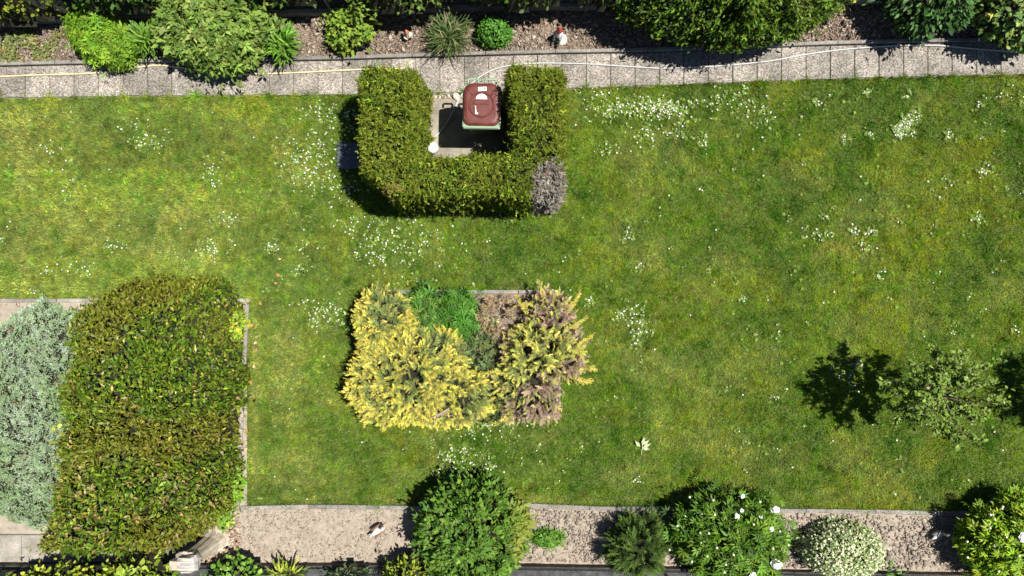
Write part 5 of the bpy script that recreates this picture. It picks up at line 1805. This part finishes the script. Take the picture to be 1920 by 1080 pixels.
def daisy_arrays():
    vs = [(0, 0, .0)]
    fs, mi = [], []
    NP = 8
    for i in range(NP):
        a0 = 2 * math.pi * (i - .42) / NP; a1 = 2 * math.pi * (i + .42) / NP
        b = len(vs)
        vs += [(math.cos(a0) * 1, math.sin(a0) * 1, .12), (math.cos(a1) * 1, math.sin(a1) * 1, .12)]
        fs.append((0, b, b + 1)); mi.append(0)
    b = len(vs)
    vs.append((0, 0, .22))
    for i in range(6):
        vs.append((.34 * math.cos(i * math.pi / 3), .34 * math.sin(i * math.pi / 3), .12))
    for i in range(6):
        fs.append((b, b + 1 + i, b + 1 + (i + 1) % 6)); mi.append(1)
    # stalk
    b = len(vs)
    vs += [(-.06, 0, -3.0), (.06, 0, -3.0), (0, .05, .02)]
    fs.append((b, b + 1, b + 2)); mi.append(1)
    return np.array(vs), np.array(fs), np.array(mi)


CL = [(590, 285, 42, 22, 60), (607, 215, 28, 18, 34), (572, 325, 34, 22, 45), (640, 350, 34, 22, 22), (555, 305, 14, 8, 12), (285, 268, 26, 14, 24), (252, 238, 24, 12, 14), (400, 322, 14, 20, 24), (97, 285, 12, 14, 10), (130, 345, 20, 30, 14),
      (395, 468, 30, 18, 34), (425, 412, 22, 8, 16), (150, 503, 40, 12, 20), (90, 508, 12, 4, 6), (64, 545, 8, 4, 5), (215, 462, 16, 14, 14), (510, 467, 12, 8, 12), (575, 462, 14, 16, 8), (656, 430, 10, 10, 10), (562, 505, 8, 8, 9),
      (612, 592, 34, 22, 40), (600, 572, 40, 12, 14), (740, 452, 60, 26, 55), (690, 470, 30, 26, 18), (760, 505, 40, 20, 16), (850, 440, 50, 22, 14), (650, 235, 16, 30, 16), (650, 350, 14, 30, 14), (700, 420, 60, 14, 16),
      (1150, 208, 34, 16, 44), (1246, 205, 36, 11, 80), (1205, 200, 50, 20, 40), (1212, 252, 24, 18, 26), (1275, 248, 20, 12, 14), (1345, 190, 26, 20, 24), (1320, 274, 6, 10, 8), (1140, 280, 16, 12, 12), (1130, 175, 40, 10, 20),
      (1412, 205, 30, 16, 14), (1436, 215, 10, 22, 9), (1390, 175, 10, 8, 7), (1533, 197, 8, 6, 7), (1620, 178, 8, 8, 6), (1700, 177, 8, 6, 6), (1582, 258, 6, 6, 6), (1629, 252, 4, 8, 6), (1779, 252, 8, 5, 8), (1850, 323, 16, 7, 12), (1833, 195, 4, 6, 4),
      (1760, 345, 20, 14, 6), (1832, 410, 12, 10, 9), (1600, 432, 6, 6, 10), (1632, 437, 12, 5, 9), (1620, 462, 10, 4, 7), (1535, 443, 16, 7, 12), (1540, 408, 5, 3, 4), (1176, 442, 6, 16, 11), (1195, 625, 14, 28, 36), (1160, 595, 10, 8, 8), (1190, 580, 16, 14, 18),
      (1392, 560, 7, 5, 7), (1646, 517, 10, 6, 6), (1200, 500, 6, 6, 5), (1103, 565, 6, 10, 7), (860, 850, 34, 18, 50), (845, 882, 26, 12, 24), (905, 880, 20, 14, 18), (932, 797, 30, 6, 22), (880, 810, 30, 8, 10), (1590, 705, 16, 24, 22), (1605, 680, 6, 5, 6), (1785, 620, 6, 6, 6),
      (1903, 618, 6, 5, 6), (1560, 690, 4, 4, 3), (1454, 745, 4, 4, 4), (1195, 897, 6, 6, 5), (950, 840, 50, 30, 14), (1890, 182, 30, 10, 6), (755, 380, 20, 8, 6), (5, 450, 10, 8, 8)]
dp = []
for (a, b, sx, sy, nn) in CL:
    nn = int(nn * 1.25)
    q = rng.normal(0, 1, (nn, 2))
    dp.append(np.stack([a + q[:, 0] * sx * .74, b + q[:, 1] * sy * .74], 1))
tt = rng.uniform(0, 1, 62)                                   # the dense crescent
dp.append(np.stack([1683 + 34 * tt ** 1.4 + rng.normal(0, 8, 62), 258 - 46 * tt + rng.normal(0, 6, 62)], 1))
dp.append(np.stack([1692 + rng.normal(0, 10, 34), 246 + rng.normal(0, 8, 34)], 1))
dp.append(np.stack([rng.uniform(0, 1920, 330), rng.uniform(150, 960, 330)], 1))
dp = np.concatenate(dp)
dp = dp[lawn_mask(dp[:, 0], dp[:, 1]) & (dp[:, 1] < 940)]
nd = len(dp)
ds = np.minimum(.0084 * np.exp(rng.normal(0, .3, nd)), .0115)
order = np.argsort(-ds)
dv, df, dm = daisy_arrays()
dme = mesh_np('daisy', dv, df, None, None, [DW, DY], dm)
for i in order[:290]:
    o = bpy.data.objects.new('daisy', dme)
    o.location = (*G(*dp[i]), .030 + random.uniform(0, .016))
    o.scale = (ds[i],) * 3
    o.rotation_euler = (random.uniform(-.35, .35), random.uniform(-.35, .35), random.uniform(0, 6))
    link(o)
    tag(o, 'single white daisy open in the mown lawn', 'daisy', 'daisies growing in the lawn')
rest = order[290:]
Pd = np.stack([*G(dp[rest, 0], dp[rest, 1]), rng.uniform(.028, .046, len(rest))], 1)
Rd = frames(np.stack([np.cos(rng.uniform(0, 6, len(rest))), np.sin(rng.uniform(0, 6, len(rest))), rng.normal(0, .2, len(rest))], 1), np.array([0, 0, 1.0]) + rng.normal(0, .2, (len(rest), 3)))
Vd = np.einsum('nij,kj->nki', Rd, dv) * ds[rest][:, None, None] + Pd[:, None, :]
Td = (df[None] + (np.arange(len(rest)) * len(dv))[:, None, None]).reshape(-1, 3)
o = mobj('daisies', mesh_np('daisies', Vd.reshape(-1, 3), Td, None, None, [DW, DY], np.tile(dm, len(rest))))
tag(o, 'smaller white daisies scattered in patches over the lawn', 'daisies', kind='stuff')

# leaf rosettes of daisies and clover between the grass
w1 = dp + rng.normal(0, 3.5, dp.shape)
w2 = np.stack([rng.uniform(-40, 1960, 1600), rng.uniform(150, 960, 1600)], 1)
w2 = w2[fbm(w2[:, 0], w2[:, 1], .012, 3, 501) > .52]
wp_ = np.concatenate([w1, w1 + rng.normal(0, 4, w1.shape), w2])
wp_ = wp_[lawn_mask(wp_[:, 0], wp_[:, 1])]
nw = len(wp_)
Pw = np.stack([*G(wp_[:, 0], wp_[:, 1]), rng.uniform(.022, .036, nw)], 1)
Rw = frames(np.stack([np.cos(rng.uniform(0, 6.3, nw)), np.sin(rng.uniform(0, 6.3, nw)), rng.normal(0, .1, nw)], 1), np.array([0, 0, 1.0]) + rng.normal(0, .15, (nw, 3)))
o = mobj('lawn_weeds', leaves_mesh('lawn_weeds', [t_rosette(5, .24, 8), t_rosette(6, .22, 9)], Pw, Rw, rng.uniform(.014, .032, nw), palette([(.17, .27, .035), (.13, .23, .028), (.22, .31, .05)], nw, rng, .2), LEAF, rng))
tag(o, 'low clover and daisy leaf rosettes among the grass', 'weeds', kind='stuff')
